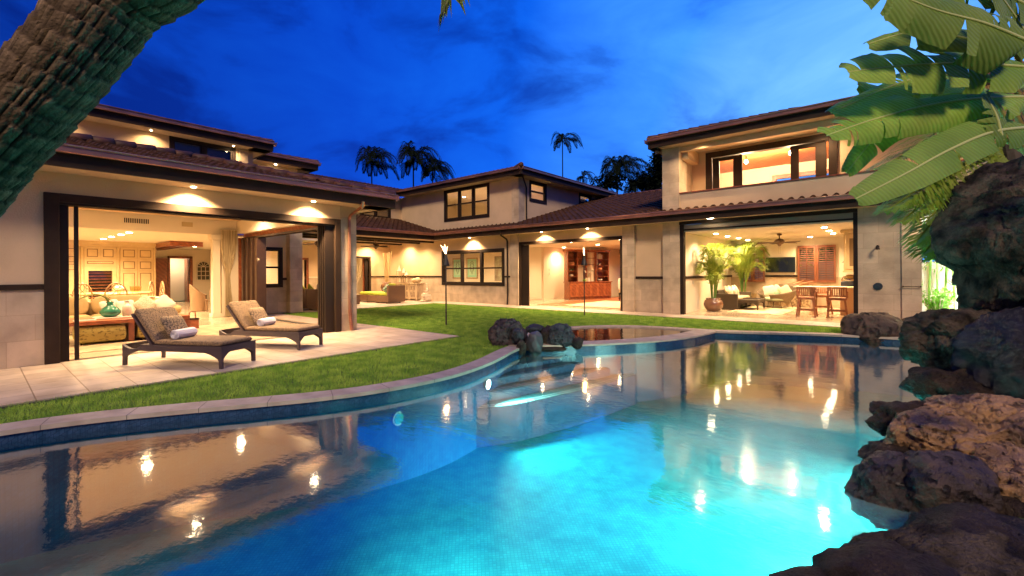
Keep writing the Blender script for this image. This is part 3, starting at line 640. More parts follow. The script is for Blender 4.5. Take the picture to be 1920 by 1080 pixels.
# room behind the upper window
part(MB().box(-21.9, -13.3, 16.3, 24, 3.9, 4.0), 'floor', M('beige_carpet', (.55, .45, .32), .95)); part(MB().box(-21.9, -13.24, 16.3, 24, 5.9, 5.95), 'ceiling', CEIL)
wall('Y', 20.5, 20.6, -21.9, -13.3, [(4.0, 5.9, STUC_IN)]); wall('X', -26.0, -25.8, 10, 24, [(3.9, 5.9, STUC_IN)]); part(MB().box(-25.8, -22.1, 10, 24, 5.7, 5.75), 'ceiling', CEIL); wall('X', -22.1, -21.9, 16.2, 21, [(3.9, 5.9, STUC_IN)]); part(MB().box(-25.8, -22.1, 10, 24, 3.9, 4.0), 'floor', M('beige_carpet'))
part(MB().box(-19.0, -18.2, 20.44, 20.5, 4.0, 5.5), 'door', REDW)
downlight(-16.4, 18.2, 5.9, 45, 150); downlight(-14.2, 18.0, 5.9, 25, 150); downlight(-23.4, 14.3, 5.7, 32, 150); downlight(-14.0, 22.0, 5.9, 25, 150); downlight(-19, 18.4, 5.9, 30, 150)
wall('Y', 21.0, 21.1, -21.9, -13.3, [(4.0, 5.9, STUC_IN)])
# ---------------------------------------------------------------- middle block, ground floor
wall('Y', 15.5, 15.72, -22.2, -12.95, [(0, 1.24, STONE), (1.31, 3.16, STUC)], [(-17.63, -13.42, .87, 2.55)])
bx('trim', DARK, -22.2, -17.66, 15.47, 15.72, 1.24, 1.31); bx('trim', DARK, -13.39, -12.95, 15.47, 15.72, 1.24, 1.31)
window('Y', 15.5, -1, -17.66, -13.39, .84, 2.58, 3, .13, mid=1.68)
bx('column', STONE, -12.97, -12.52, 15.40, 15.8, 0, 3.15)
wall('Y', 15.5, 15.72, -12.52, -7.54, [(2.8, 3.16, STUC)]); bx('column', STONE, -7.54, -7.08, 15.40, 15.8, 0, 3.15)
part(MB().box(-12.52, -7.54, 15.46, 15.72, 2.68, 2.8).box(-12.52, -12.42, 15.46, 15.72, 0, 2.68).box(-7.66, -7.54, 15.46, 15.72, 0, 2.68), 'door_frame', DARK)
for k in range(3): part(MB().box(-12.42 + .02, -12.0 - .09 * k, 15.5 + k * .07, 15.54 + k * .07, 0, 2.66), 'sliding_door', DARKM)
wall('Y', 15.55, 15.8, -7.08, -6.0, [(0, 1.2, STONE), (1.29, 3.16, STUC)]); bx('trim', DARK, -7.08, -6.0, 15.52, 15.8, 1.2, 1.29)
bx('column', STONE, -6.0, -5.42, 15.36, 15.8, 0, 3.15)
for x in (-15.37, -11.12, -8.92): downlight(x, 15.24, 3.15, 88, 132, to=(0, .16, -1), r=.04)
r = tiles((0, 14.9, 3.40), (1, 0, 0), (0, 1, 0), .27, [(-17.6, 0), (-5.9, 0), (-5.9, 8.8), (-13.04, 8.8), (-13.04, 1.25), (-18.85, 1.25)])
eave(r, (-17.6, 14.9, 0), (.95, 14.9, 0), (0, -1, 0), 3.13, SOFF, .62); ridge(r, (-13.0, 23.7, 5.8), (-5.9, 23.7, 5.8))
r = tiles((0, 14.9, 3.40), (1, 0, 0), (0, 1, 0), .3, [(-5.9, 0), (.98, 0), (.98, .66), (-5.9, .66)])
# corridor behind the long window, room with bar cabinet
part(MB().box(-22.2, -5.6, 15.72, 26, 2.82, 2.9), 'ceiling', CEIL)
wall('Y', 19.4, 19.5, -22.2, -14.15, [(0, 2.85, STUC_IN)]); wall('X', -14.2, -14.1, 19.5, 21.6, [(0, 2.85, STUC_IN)])
wall('Y', 21.6, 21.7, -14.2, -12.4, [(0, 2.85, STUC_IN)]); wall('Y', 25.2, 25.3, -13, -5, [(0, 2.85, STUC_IN)], [(-12.4, -9.2, .8, 2.6)])
wall('X', -5.6, -5.42, 15.8, 22, [(0, 1.2, STUC_IN), (1.2, 3.1, STUC_IN)])
wall('X', -12.5, -12.4, 21.7, 25.2, [(0, 2.85, STUC_IN)])
part(MB().box(-12.2, -6, 16.3, 24.5, .003, .012), 'wood_floor', REDL)
bx('baseboard', M('stone_base', (.68, .58, .44), .5), -22.2, -14.1, 19.37, 19.4, 0, .12)
for x, y in ((-20, 17.6), (-17, 17.6), (-14.6, 17.6), (-13.6, 20.7)): downlight(x, y, 2.82, 50, 150)
for x, y in ((-11, 17.3), (-8.6, 17.3), (-11, 19.8), (-8.6, 20), (-10.6, 22.6)): downlight(x, y, 2.82, 58, 150)
wf = MB().box(-12.5, -12.35, 25.1, 25.2, .8, 2.6).box(-12.4, -9.2, 25.1, 25.2, .7, .85).box(-12.4, -9.2, 25.1, 25.2, 1.9, 2.0).box(-12.4, -9.2, 25.1, 25.2, 2.55, 2.65)
for x in (-11.6, -10.4, -9.3): wf.box(x - .05, x + .05, 25.1, 25.2, .8, 2.6)
o = part(wf, 'window', REDW); part(MB().box(-12.4, -9.2, 25.15, 25.16, .8, 2.6), 'pane', GLASS, o); part(MB().box(-12.35, -9.3, 25.06, 25.08, 2.0, 2.56), 'blind', M('cream_blind'), o)
part(MB().box(-12.45, -9, 24.9, 25.0, 2.5, 2.82), 'valance', M('spotted_fabric', (.55, .42, .25), .9, (.35, .28, .18), 5, lo=.52, hi=.55), o)
# ---------------------------------------------------------------- right block
bx('door_frame', DARKM, -5.42, -5.30, 15.40, 15.6, 0, 3.04); bx('door_frame', DARKM, -.72, -.62, 15.40, 15.6, 0, 3.04)
bx('door_frame', DARKM, -5.42, -.62, 15.34, 15.44, 3.04, 3.14); bx('door_frame', DARKM, -5.30, -.72, 15.42, 15.48, 2.84, 2.89)
bx('screen_valance', M('screen_fabric', (.36, .29, .22), .85), -5.30, -.72, 15.46, 15.47, 2.89, 3.04)
wall('Y', 15.38, 15.7, -.62, .28, [(0, 3.15, STONE)]); wall('Y', 15.34, 15.74, .28, .66, [(0, 3.15, STONE)])
wall('X', .40, .66, 15.74, 22, [(0, 3.15, STUC)])
part(MB().box(-5.42, .4, 15.5, 22, 2.80, 2.88), 'ceiling', CEIL)
wall('Y', 21.9, 22.05, -5.42, .4, [(0, 1.2, STONE), (1.2, 2.85, STUC_IN)], [(-2.82, -1.61, 1.03, 2.45), (-4.95, -4.1, 1.03, 2.45)])
bx('trim', DARK, -4.1, -2.84, 21.87, 21.9, 1.2, 1.29); bx('trim', DARK, -5.42, -5.38, 15.8, 21.9, 1.2, 1.29)
for a0, a1 in ((-2.86, -1.57), (-4.99, -4.06)):
    f = MB(); am = (a0 + a1) / 2
    for p, q_ in ((a0, am - .005), (am + .005, a1)):
        f.box(p, p + .07, 21.82, 21.9, .99, 2.49).box(q_ - .07, q_, 21.82, 21.9, .99, 2.49).box(p + .07, q_ - .07, 21.82, 21.9, .99, 1.09).box(p + .07, q_ - .07, 21.82, 21.9, 2.39, 2.49)
        c = (p + q_) / 2; f.box(c - .012, c + .012, 21.83, 21.85, 1.09, 2.39)
    o = part(f, 'shutter', M('shutter_wood', (.20, .065, .025), .4, (.14, .045, .018), 5))
    lv = MB()
    for k in range(15):
        for p, q_ in ((a0 + .07, am - .075), (am + .075, a1 - .07)):
            z = 1.13 + k * .087; lv.beam((p, 21.86, z), (q_, 21.86, z), .06, .012, up=(0, -.35, 1))
    part(lv, 'louver', M('louver_wood', (.26, .13, .06), .5), o)
for x, y in ((-4.7, 17.0), (-4.7, 18.5), (-4.63, 19.9), (-4.63, 21.4), (-1.5, 16.9), (-1.5, 18.4), (-1.5, 19.8), (-2.35, 21.2)): downlight(x, y, 2.80, 52, 150)
downlight(-4.32, 15.0, 3.15, 22, 120, r=.1); downlight(.9, 15.2, 3.14, 14, 120, r=.08)
# upper floor with balcony
bx('column', STONE, -6.0, -5.42, 15.36, 15.8, 3.45, 5.70)
wall('Y', 15.40, 15.56, -5.42, 3.2, [(3.5, 4.10, STUC)]); bx('railing_cap', REDW, -5.42, 3.2, 15.36, 15.60, 4.10, 4.135)
part(MB().box(-5.42, 3.2, 15.40, 15.62, 5.52, 5.70), 'beam', STUC); part(MB().box(-5.95, 3.2, 15.62, 16.7, 5.72, 5.76), 'ceiling', SOFF)
wall('X', -5.95, -5.42, 15.8, 16.7, [(3.5, 5.72, STONE)]); part(MB().box(-5.42, 3.2, 15.56, 16.7, 3.6, 3.7), 'floor', PAVE)
part(MB().box(-5.44, -5.2, 15.62, 16.7, 5.30, 5.70), 'beam', STUC)
wall('Y', 16.7, 16.9, -6.2, 3.2, [(3.5, 5.9, STUC)], [(-4.9, -1.18, 3.7, 5.62)])
f = MB().box(-4.93, -1.15, 16.62, 16.9, 5.44, 5.64).box(-4.93, -4.74, 16.62, 16.9, 3.7, 5.44).box(-1.36, -1.15, 16.62, 16.9, 3.7, 5.44); part(f, 'door_frame', DARK)
for p, q_ in ((-4.72, -3.77), (-2.36, -1.42)):
    f = MB().box(p, p + .22, 16.7, 16.76, 3.75, 5.42).box(q_ - .28, q_, 16.7, 16.76, 3.75, 5.42).box(p + .22, q_ - .28, 16.7, 16.76, 5.3, 5.42); o = part(f, 'sliding_door', DARK); part(MB().box(p + .2, q_ - .26, 16.725, 16.73, 3.8, 5.32), 'door_glass', GLASS, o)
part(MB().box(-6, 3.2, 16.9, 22, 3.6, 3.7), 'floor', M('beige_carpet')); wall('Y', 21, 21.1, -6, 3.2, [(3.7, 5.75, STUC_IN)], [(-3.45, -1.2, 3.7, 5.2)])
f = MB().box(-3.6, -3.45, 20.9, 21, 3.7, 5.35).box(-1.2, -1.05, 20.9, 21, 3.7, 5.35).box(-3.45, -1.2, 20.9, 21, 5.2, 5.35); part(f, 'door_frame', REDW)
part(MB().add([(-6, 16.9, 5.66), (3.2, 16.9, 5.66), (3.2, 21, 5.75), (-6, 21, 5.75)], [(0, 1, 2, 3)]), 'ceiling', REDL)
wall('X', -6.1, -6, 16.9, 22, [(3.5, 5.9, STUC)]); wall('X', 3.2, 3.4, 15.4, 22, [(0, 5.9, STUC)])
for x, y, z in ((-3.93, 18, 5.42), (-2.54, 18, 5.5)):
    o = part(MB().lathe([(.01, .09), (.05, .05), (.06, 0), (.045, -.04), (.01, -.06)], (0, 0, 0), 14), 'ceiling_lamp', LAMPM, loc=(x, y, z), smooth=True); lamp('bulb', (0, 0, -.12), 60, radius=.05, parent=o, typ='POINT')
    part(MB().tube([(0, 0, .08), (0, 0, .22)], .02, 8), 'lamp_stem', DARKM, o)
downlight(-4.68, 15.1, 5.73, 34, 150, r=.09); downlight(-1.5, 16.2, 5.72, 22, 150); downlight(1.2, 15.1, 5.73, 30, 150, r=.09)
r = tiles((0, 14.9, 5.95), (1, 0, 0), (0, 1, 0), .3, [(-6.3, 0), (3.6, 0), (3.6, 4), (-2.3, 4)]); eave(r, (-6.3, 14.9, 0), (3.6, 14.9, 0), (0, -1, 0), 5.68, SOFF, .64)
eave(r, (-6.3, 14.9, 0), (-6.3, 22, 0), (-1, 0, 0), 5.68, SOFF, .3); ridge(r, (-6.3, 14.9, 6.02), (-2.4, 18.8, 7.2), .09)
part(MB().prism([(-6.3, 14.92), (3.6, 14.92), (3.6, 22), (-6.3, 22)], 5.765, 5.80), 'roof_deck', DARK)
for a in ((-24, -17.2, -6, 6.2), ): part(MB().box(a[0], a[1], a[2], a[3], 5.80, 5.84), 'roof_deck', DARK)
sc_ = part(MB().lathe([(.01, .06), (.055, .05), (.06, 0), (.05, -.04), (.02, -.065)], (0, 0, 0), 14), 'security_camera', M('camera_shell', (.16, .14, .12), .4), loc=(-6.1, 15.15, 5.60), smooth=True)
part(MB().box(-.03, .03, -.03, .03, .05, .09), 'bracket', DARKM, sc_)
# downspouts
def spout(pts, mat=COPPERN, r=.038): part(MB().tube(pts, r, 8), 'downspout', mat)
spout([(-9.75, 6.06, 3.2), (-9.78, 6.06, 3.08), (-10.42, 6.12, 2.93), (-10.49, 6.12, 2.84)]); spout([(-10.49, 6.12, 2.84), (-10.49, 6.12, .55)], COPPER); spout([(-10.49, 6.12, .55), (-10.47, 6.12, .3), (-10.42, 6.13, .02)], COPPERN, .042)
spout([(-13.1, 14.85, 3.3), (-13.1, 14.9, 3.12), (-13.15, 15.38, 2.95), (-13.15, 15.42, 2.85), (-13.15, 15.42, .4), (-13.12, 15.36, .02)], DARKM, .04)
spout([(-12.5, 15.75, 5.75), (-12.95, 16.55, 5.5), (-12.98, 16.62, 5.4), (-12.98, 16.62, 3.9)], DARKM, .035)
# ================================================================ POOL LIGHTS
PLM = M('pool_light_lens', (.85, .97, 1), .5, emit=40)
def pool_light(p, to, e, label, lens=True, size=150):
    t = thing('pool_light', label, 'pool light', p, group='pool lights')
    d = Vector(to).normalized(); a = d * .0; ring = MB().tube([a, d * .03], .09, 18); ring.build('rim', M('steel_rim', (.4, .42, .42), .3, metal=.8), t, smooth=False)
    MB().tube([d * .03, d * .04], .07, 18).build('lens', PLM if lens else M('dull_lens', (.05, .45, .42), .2), t)
    if e: lamp('pool_lamp', d * .10, e, to, size, .8, (.55, 1, .84), .06, parent=t)
pool_light((-4.93, 5.25, -.33), (1, .35, -.05), 110, 'blazing white underwater light in the pool wall beside the curved steps', size=140)
pool_light((-4.87, 3.5, -.42), (1, .05, 0), 0, 'round unlit teal fitting under water in the curved pool wall below the coping', lens=False)
pool_light((.30, 4.6, -.72), (-1, .35, -.55), 250, 'added submerged light below the waterfall boulders', size=98)  # right wall lamps added, unseen, to spread turquoise glow over the pool centre
pool_light((.95, 6.9, -.72), (-1, -.1, -.55), 310, 'added submerged light in the pool wall under the grey boulder', size=98)
pool_light((1.5, 9.2, -.72), (-1, -.3, -.55), 120, 'added submerged light in the pool wall beyond the grey boulder', size=98)
pool_light((-1.6, 1.0, -.22), (-.25, 1, -.7), 210, 'submerged light in the near pool wall below the camera', size=100)
# ================================================================ ROCKS
LAVA = M('dark_lava_rock', (.085, .055, .034), .55, (.02, .014, .010), 5, pat='shaded_pits', pscale=30, bump=.6, bscale=60, spec=.3)
LAVAG = M('grey_lava_rock', (.14, .105, .075), .8, (.022, .017, .013), 5, pat='shaded_pits', pscale=42, bump=.6, bscale=70, spec=.2)
LAVAT = M('wet_tan_rock', (.46, .25, .09), .32, (.05, .028, .018), 3.6, pat='shaded_pits', pscale=17, bump=.6, bscale=40, spec=.7)
LAVAB = M('brown_boulder', (.09, .052, .03), .65, (.03, .018, .012), 4, pat='shaded_pits', pscale=9, bump=.7, bscale=30)
LAVAC = M('smooth_cluster_rock', (.055, .052, .055), .55, (.02, .018, .02), 6, pat='shaded_pits', pscale=18, bump=.5, bscale=50)
def rock(c, r, seed, mat, label, group=None, amp=.28, freq=1.1, sub=5, rot=0, waist=None):
    import bmesh
    bm = bmesh.new(); bmesh.ops.create_icosphere(bm, subdivisions=sub, radius=1); rnd = random.Random(seed); off = Vector((rnd.uniform(0, 90), rnd.uniform(0, 90), rnd.uniform(0, 90)))
    Mr = Matrix.Rotation(math.atan2(RGT.y, RGT.x) + rot, 3, 'Z'); rm = max(r)
    for v in bm.verts:
        n_ = v.co.normalized()
        k = 1 + amp * 1.5 * noise.noise(n_ * freq + off) + amp * .7 * noise.noise(n_ * freq * 2.3 + off) + amp * .35 * noise.noise(n_ * freq * 5 + off)
        cr = noise.cell(n_ * 2.2 + off + .35 * noise.noise_vector(n_ * 2 + off)); k += amp * .22 * cr
        rg = abs(noise.noise(n_ * freq * 3.2 - off)); k -= amp * .5 * max(0, .12 - rg) * 4
        k += .022 * noise.noise(n_ * 22 + off) + .012 * noise.noise(n_ * 45 + off)
        if sub > 4:
            for fq, dp in ((9, .035), (19, .022)): k -= dp * max(0, .42 - noise.voronoi(n_ * fq + off)[0][0]) * (1 if noise.noise(n_ * 3 - off) > -.15 else .35) * 2
        if waist: k *= waist(n_)
        v.co = Mr @ Vector((n_.x * k * r[0], n_.y * k * r[1], n_.z * k * r[2]))
    me = bpy.data.meshes.new('boulder'); bm.to_mesh(me); bm.free(); me.materials.append(mat)
    for p in me.polygons: p.use_smooth = True
    o = bpy.data.objects.new('boulder', me); COL.objects.link(o); o.location = c; return tag(o, label, 'boulder', group)
WF = 'lava boulders of the waterfall'
def rk(u, v, d, rx, ry, seed, mat, label, g=WF, dz=None, **k): return rock(S(u, v, d), (rx * d / FPX, (dz or max(rx, ry) * .85) * d / FPX, ry * d / FPX), seed, mat, label, g, **k)
rk(1932, 470, 5.1, 128, 172, 4, LAVAG, 'tall standing lava stone on top of the boulder pile', amp=.16, sub=7, waist=lambda n_: 1 - .16 * math.exp(-((n_.z + .42) / .2) ** 2) * (n_.x < 0) - .34 * max(0, min(1, (-n_.x * .6 + n_.z * .8 - .62) / .3)))
rk(1800, 655, 5.0, 92, 62, 11, LAVAG, 'grey pitted boulder under the standing stone overhanging the water', amp=.22, sub=6)
rk(1786, 742, 4.6, 78, 44, 12, LAVA, 'dark brown boulder below the grey overhanging boulder', amp=.2)
rk(1912, 700, 4.4, 102, 92, 13, M('wet_black_rock', (.018, .016, .018), .22, (.006, .006, .007), 8, pat='shaded_pits', pscale=24, bump=.8, bscale=60, spec=.8), 'glossy wet black boulder at the right edge', amp=.18, sub=6)
rk(1900, 632, 4.7, 58, 26, 14, LAVAG, 'small light grey stone wedged under the standing stone', amp=.2)
rk(1700, 806, 3.75, 66, 38, 15, LAVA, 'dark wet rock jutting over the pool beside the tan boulder', amp=.25)
rk(1676, 872, 3.45, 52, 30, 16, LAVA, 'pointed dark rock under the jutting rock', amp=.22)
rk(1860, 868, 3.5, 180, 108, 21, LAVAT, 'broad wet tan boulder lit gold where the waterfall spills', amp=.16, freq=1.3, sub=7, rot=.2, dz=130)
rk(1768, 932, 3.0, 84, 70, 22, M('pocked_brown_rock', (.085, .055, .036), .5, (.03, .02, .015), 5, pat='shaded_pits', pscale=10, bump=.6, bscale=50), 'round pocked brown rock leaning on the tan boulder', amp=.14)
rk(1672, 934, 3.15, 72, 66, 23, M('wet_grey_rock', (.05, .035, .025), .35, (.02, .014, .012), 5, pat='shaded_pits', pscale=13, bump=.4, bscale=50), 'smooth wet rock standing in the foam', amp=.15, dz=60)
rk(1910, 955, 2.95, 110, 90, 24, LAVAT, 'brown wet rock at the right edge under the tan boulder', amp=.2)
rk(1830, 1120, 2.3, 250, 100, 25, LAVAG, 'large pitted boulder in the bottom right corner', amp=.12, sub=7, freq=1.2, dz=110)
rk(1560, 1125, 2.12, 150, 40, 26, LAVA, 'low dark rocks along the bottom edge', amp=.15, dz=55)
rk(1960, 800, 4.6, 70, 160, 28, LAVA, 'dark rock behind the tan boulder at the right edge', amp=.2)
rk(1850, 765, 4.7, 90, 60, 29, LAVA, 'dark rock between the black boulder and the jutting rock', amp=.2)
rk(1636, 632, 10.3, 50, 38, 31, LAVAB, 'rounded brown boulder against the stone wall at the far pool end', 'brown boulders by the stone wall', amp=.13, sub=5)
rk(1716, 632, 10.6, 42, 22, 32, LAVAB, 'low brown boulder beside the grey overhanging boulder', 'brown boulders by the stone wall', amp=.15)
CG = 'rock cluster between pool and spa'
rk(952, 628, 9.3, 36, 32, 41, M('reddish_lava', (.10, .068, .06), .85, (.03, .022, .022), 6, pat='shaded_pits', pscale=14, bump=.6, bscale=40), 'large reddish lava rock at the end of the coping', CG, amp=.18)
rk(970, 629, 8.95, 12, 13, 42, LAVAC, 'small round grey stone set in the reddish lava rock', CG, amp=.12, sub=4)
rk(977, 652, 8.75, 9, 14, 43, LAVAG, 'small upright pitted stone at the waterline', CG, amp=.15, sub=4)
rk(1002, 645, 8.95, 15, 24, 44, M('pale_smooth_rock', (.10, .09, .085), .5, (.05, .05, .05), 3, bump=.3, bscale=20), 'pale faceted upright stone in the middle of the cluster', CG, amp=.14, sub=4, freq=.9)
rk(1003, 617, 9.4, 18, 9, 45, LAVAC, 'flat grey stone lying on top of the cluster', CG, amp=.15, sub=4)
rk(1026, 634, 9.3, 13, 22, 46, LAVA, 'narrow black rock behind the pale stone', CG, amp=.15, sub=4)
rk(1050, 633, 9.1, 25, 24, 47, LAVAC, 'smooth dark boulder at the spa side of the cluster', CG, amp=.14, sub=5)
rk(1079, 645, 9.0, 14, 11, 48, LAVA, 'lowest black rock touching the spa ledge', CG, amp=.2, sub=4)
rk(1020, 655, 8.95, 42, 5, 49, LAVA, 'low black footing rock along the waterline', CG, amp=.2, sub=4, dz=12)
for k, (x, y, r_, l) in enumerate(((.85, 5.2, .42, 'low dark ledge rock under the tan boulder'), (.62, 4.35, .36, 'low ledge rock under the round pocked rock'), (.42, 3.5, .36, 'low ledge rock behind the bottom corner boulder'), (1.2, 6.3, .5, 'low ledge rock below the glossy black boulder'), (1.55, 7.6, .6, 'low ledge rock below the grey overhanging boulder'), (.05, 2.75, .34, 'low ledge rock beside the bottom corner boulder'))):
    rock((x, y, -.12), (r_, r_, .26), 60 + k, LAVA, l, WF, amp=.15, sub=4)
# foam where the waterfall lands, turquoise glow of lit water put into its colour
fm = bpy.data.materials.new('glow_tinted_foam'); fm.use_nodes = True; N = fm.node_tree.nodes; L = fm.node_tree.links; b = N['Principled BSDF']; b.inputs['Base Color'].default_value = (.40, .74, .70, 1); b.inputs['Roughness'].default_value = .5
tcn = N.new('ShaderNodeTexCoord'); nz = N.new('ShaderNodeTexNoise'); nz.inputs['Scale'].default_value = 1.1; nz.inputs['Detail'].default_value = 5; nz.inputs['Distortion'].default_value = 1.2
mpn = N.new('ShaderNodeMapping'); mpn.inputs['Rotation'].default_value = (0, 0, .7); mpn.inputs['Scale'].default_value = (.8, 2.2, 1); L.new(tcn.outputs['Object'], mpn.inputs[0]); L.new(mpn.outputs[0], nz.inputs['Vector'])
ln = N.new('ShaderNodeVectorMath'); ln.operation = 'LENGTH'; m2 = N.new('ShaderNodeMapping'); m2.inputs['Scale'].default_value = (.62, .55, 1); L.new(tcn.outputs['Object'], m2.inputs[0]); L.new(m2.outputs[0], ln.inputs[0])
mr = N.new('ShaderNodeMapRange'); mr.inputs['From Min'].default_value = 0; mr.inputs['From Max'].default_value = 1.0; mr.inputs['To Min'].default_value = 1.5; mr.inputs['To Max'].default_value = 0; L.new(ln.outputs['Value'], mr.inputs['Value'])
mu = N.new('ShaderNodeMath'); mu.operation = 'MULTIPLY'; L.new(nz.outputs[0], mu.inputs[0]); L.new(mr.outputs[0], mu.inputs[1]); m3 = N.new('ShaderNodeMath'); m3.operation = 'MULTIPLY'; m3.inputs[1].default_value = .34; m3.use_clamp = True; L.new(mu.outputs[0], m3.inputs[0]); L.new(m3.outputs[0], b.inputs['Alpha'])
fo = MB().prism([(1.7 * math.cos(a), 1.8 * math.sin(a)) for a in np.linspace(0, 6.283, 40)[:-1]], -.002, .0).build('foam', fm, loc=(-.5, 4.7, -.124)); tag(fo, 'milky foam with painted turquoise glow drifting on the pool from the waterfall', 'foam', kind='stuff')
# thin sheet of falling water over the tan boulder
# ================================================================ TIKI TORCHES
FLM = M('torch_flame', (1, .62, .30), .5, emit=9)
def torch(x, y, h, label, rz):
    t = thing('tiki_torch', label, 'torch', (x, y, -.03), rz, 'tiki torches on the lawn')
    MB().tube([(0, 0, 0), (0, 0, h - .36)], [.022, .018], 8).build('pole', M('bamboo_dark', (.05, .035, .025), .6), t)
    MB().lathe([(.022, .36), (.026, .37), (.03, .38)], (0, 0, 0), 10).build('clip', DARKM, t)
    MB().lathe([(.02, 0), (.10, .0), (.108, .02), (.085, .10), (.05, .22), (.03, .32), (.025, .34)], (0, 0, h - .38), 16).build('shade', M('black_copper', (.03, .028, .024), .5, metal=.5), t, smooth=False)
    f = MB()
    for i, (dx, dz, r_) in enumerate(((0, .13, .016), (-.09, .20, .020), (.05, .20, .010), (-.15, .24, .010), (-.03, .26, .008))):
        a = Vector((RGT.x * dx, RGT.y * dx, dz)); f.tube([Vector((0, 0, -.02)), a * .35, a * .7 + Vector((0, 0, .02)), a], [.012, r_, r_ * .7, .003], 8)
    fo = f.build('flame', FLM, t, smooth=True, loc=(0, 0, h - .03)); lamp('flame_lamp', (0, 0, .14), 3, color=(1, .55, .2), radius=.05, parent=fo, typ='POINT')
torch(-9.49, 8.47, 2.06, 'tiki torch with a tall windblown flame in front of the long window', 0)
torch(-7.91, 13.29, 2.1, 'tiki torch with a small flame in front of the bar room opening', 1.2)
# ================================================================ SUN LOUNGERS
WK = M('brown_wicker', (.075, .045, .05), .45, pat='weave', pscale=34)
CUSH = M('damask_cushion', (.10, .066, .038), .9, (.27, .17, .085), pat='damask', pscale=60)
CUSHS = M('damask_pillow', (.075, .052, .035), .9, (.32, .21, .11), pat='damask', pscale=50)
TOWEL = M('white_towel', (.74, .70, .70), .95, bump=.5, bscale=120)
def lounger(loc, rz, label, pl, tl):
    t = thing('sun_lounger', label, 'sun lounger', loc, rz, 'wicker sun loungers on the patio')   # head at -x, foot at +x, width along y
    Lh, Wd = .93, .35
    for s in (-1, 1):                                        # long side aprons with arched undersides
        m = MB(); k = 28; top = []; bot = []
        for i in range(k + 1):
            x = -Lh + 2 * Lh * i / k; e_ = min(x + Lh, Lh - x); arch = .05 + .19 * min(1, (e_ / .30)) ** .45 if e_ > .05 else 0
            zt = .34 if x > -.55 else .34 - .09 * math.sin(math.pi * (x + Lh) / (Lh - .55)) * .9
            top.append((x, zt)); bot.append((x, arch))
        o = 0
        for i in range(k):
            a, b_ = top[i], top[i + 1]; c, d = bot[i], bot[i + 1]
            m.add([(a[0], s * Wd, a[1]), (b_[0], s * Wd, b_[1]), (d[0], s * Wd, d[1]), (c[0], s * Wd, c[1]), (a[0], s * (Wd - .045), a[1]), (b_[0], s * (Wd - .045), b_[1]), (d[0], s * (Wd - .045), d[1]), (c[0], s * (Wd - .045), c[1])],
                  [(0, 1, 2, 3), (4, 7, 6, 5), (0, 4, 5, 1), (3, 2, 6, 7)] + ([(0, 3, 7, 4)] if i == 0 else []) + ([(1, 5, 6, 2)] if i == k - 1 else []))
        m.build('side_apron', WK, t)
    for s in (-1, 1):
        m = MB(); k = 16
        for i in range(k):
            ya, yb = -Wd + .045 + (2 * Wd - .09) * i / k, -Wd + .045 + (2 * Wd - .09) * (i + 1) / k
            fz = lambda y: .05 + .19 * min(1, ((Wd - abs(y)) / .16)) ** .5 if Wd - abs(y) > .04 else .02
            x0, x1 = (Lh - .045, Lh) if s > 0 else (-Lh, -Lh + .045)
            m.add([(x0, ya, fz(ya)), (x1, ya, fz(ya)), (x1, yb, fz(yb)), (x0, yb, fz(yb)), (x0, ya, .34), (x1, ya, .34), (x1, yb, .34), (x0, yb, .34)], [(0, 1, 2, 3), (7, 6, 5, 4), (0, 4, 5, 1), (1, 5, 6, 2), (2, 6, 7, 3), (3, 7, 4, 0)])
        m.build('end_apron', WK, t)
    for sx in (-1, 1):
        for sy in (-1, 1): MB().beam((sx * (Lh - .03), sy * (Wd - .025), 0), (sx * (Lh - .03), sy * (Wd - .025), .2), .04, .04, w2=.05, h2=.05).build('leg', WK, t)
    MB().box(-Lh + .3, Lh - .02, -Wd + .046, Wd - .046, .30, .33).build('seat_deck', WK, t)
    ang = R(52); bl = .63; bx_ = -.36; c, s_ = math.cos(ang), math.sin(ang)
    MB().beam((bx_, 0, .33), (bx_ - c * bl, 0, .33 + s_ * bl), .70, .035, up=(s_, 0, c)).build('backrest', WK, t)
    MB().soft((.27, 0, .375), (1.28, .66, .085), .12, n=18).build('seat_cushion', CUSH, t, smooth=True)
    n_ = Vector((s_, 0, c)); p = Vector((bx_ - c * .33, 0, .33 + s_ * .33)) + n_ * .062
    MB().soft(p, (.66, .67, .085), .12, tilt=ang, ax='y', n=18).build('back_cushion', CUSH, t, smooth=True)
    Mw = Matrix.Translation(loc) @ Matrix.Rotation(rz, 4, 'Z')
    q = Mw @ (Vector((bx_ - c * .17, .02, .33 + s_ * .17)) + n_ * .20)
    pw = MB().soft((0, 0, 0), (.44, .42, .14), .5, tilt=ang + .1, ax='y', pinch=.22, n=16).build('throw_pillow', CUSHS, smooth=True, loc=q); pw.rotation_euler = (0, 0, rz); tag(pw, pl, 'pillow', 'damask pillows on the loungers')
    m = MB(); R_ = .075; pts = []
    for i in range(60):
        a = i * .38; r_ = R_ - .0028 * i * .38; pts.append((r_ * math.cos(a), r_ * math.sin(a)))
    m.tube([(0, -.2, 0), (0, -.195, 0), (0, .195, 0), (0, .2, 0)], [R_ * .9, R_, R_, R_ * .9], 26)
    for i in range(len(pts) - 1):
        (a, b_), (c_, d) = pts[i], pts[i + 1]
        for sy in (-1, 1): m.add([(a, sy * .2, b_), (c_, sy * .2, d), (c_ * .93, sy * .212, d * .93), (a * .93, sy * .212, b_ * .93)], [(0, 1, 2, 3)])
    m.add([(R_ * .7, -.19, R_ * .78), (R_ * .7, .19, R_ * .78), (R_ * 1.1, .19, .0), (R_ * 1.1, -.19, .0)], [(0, 1, 2, 3)])
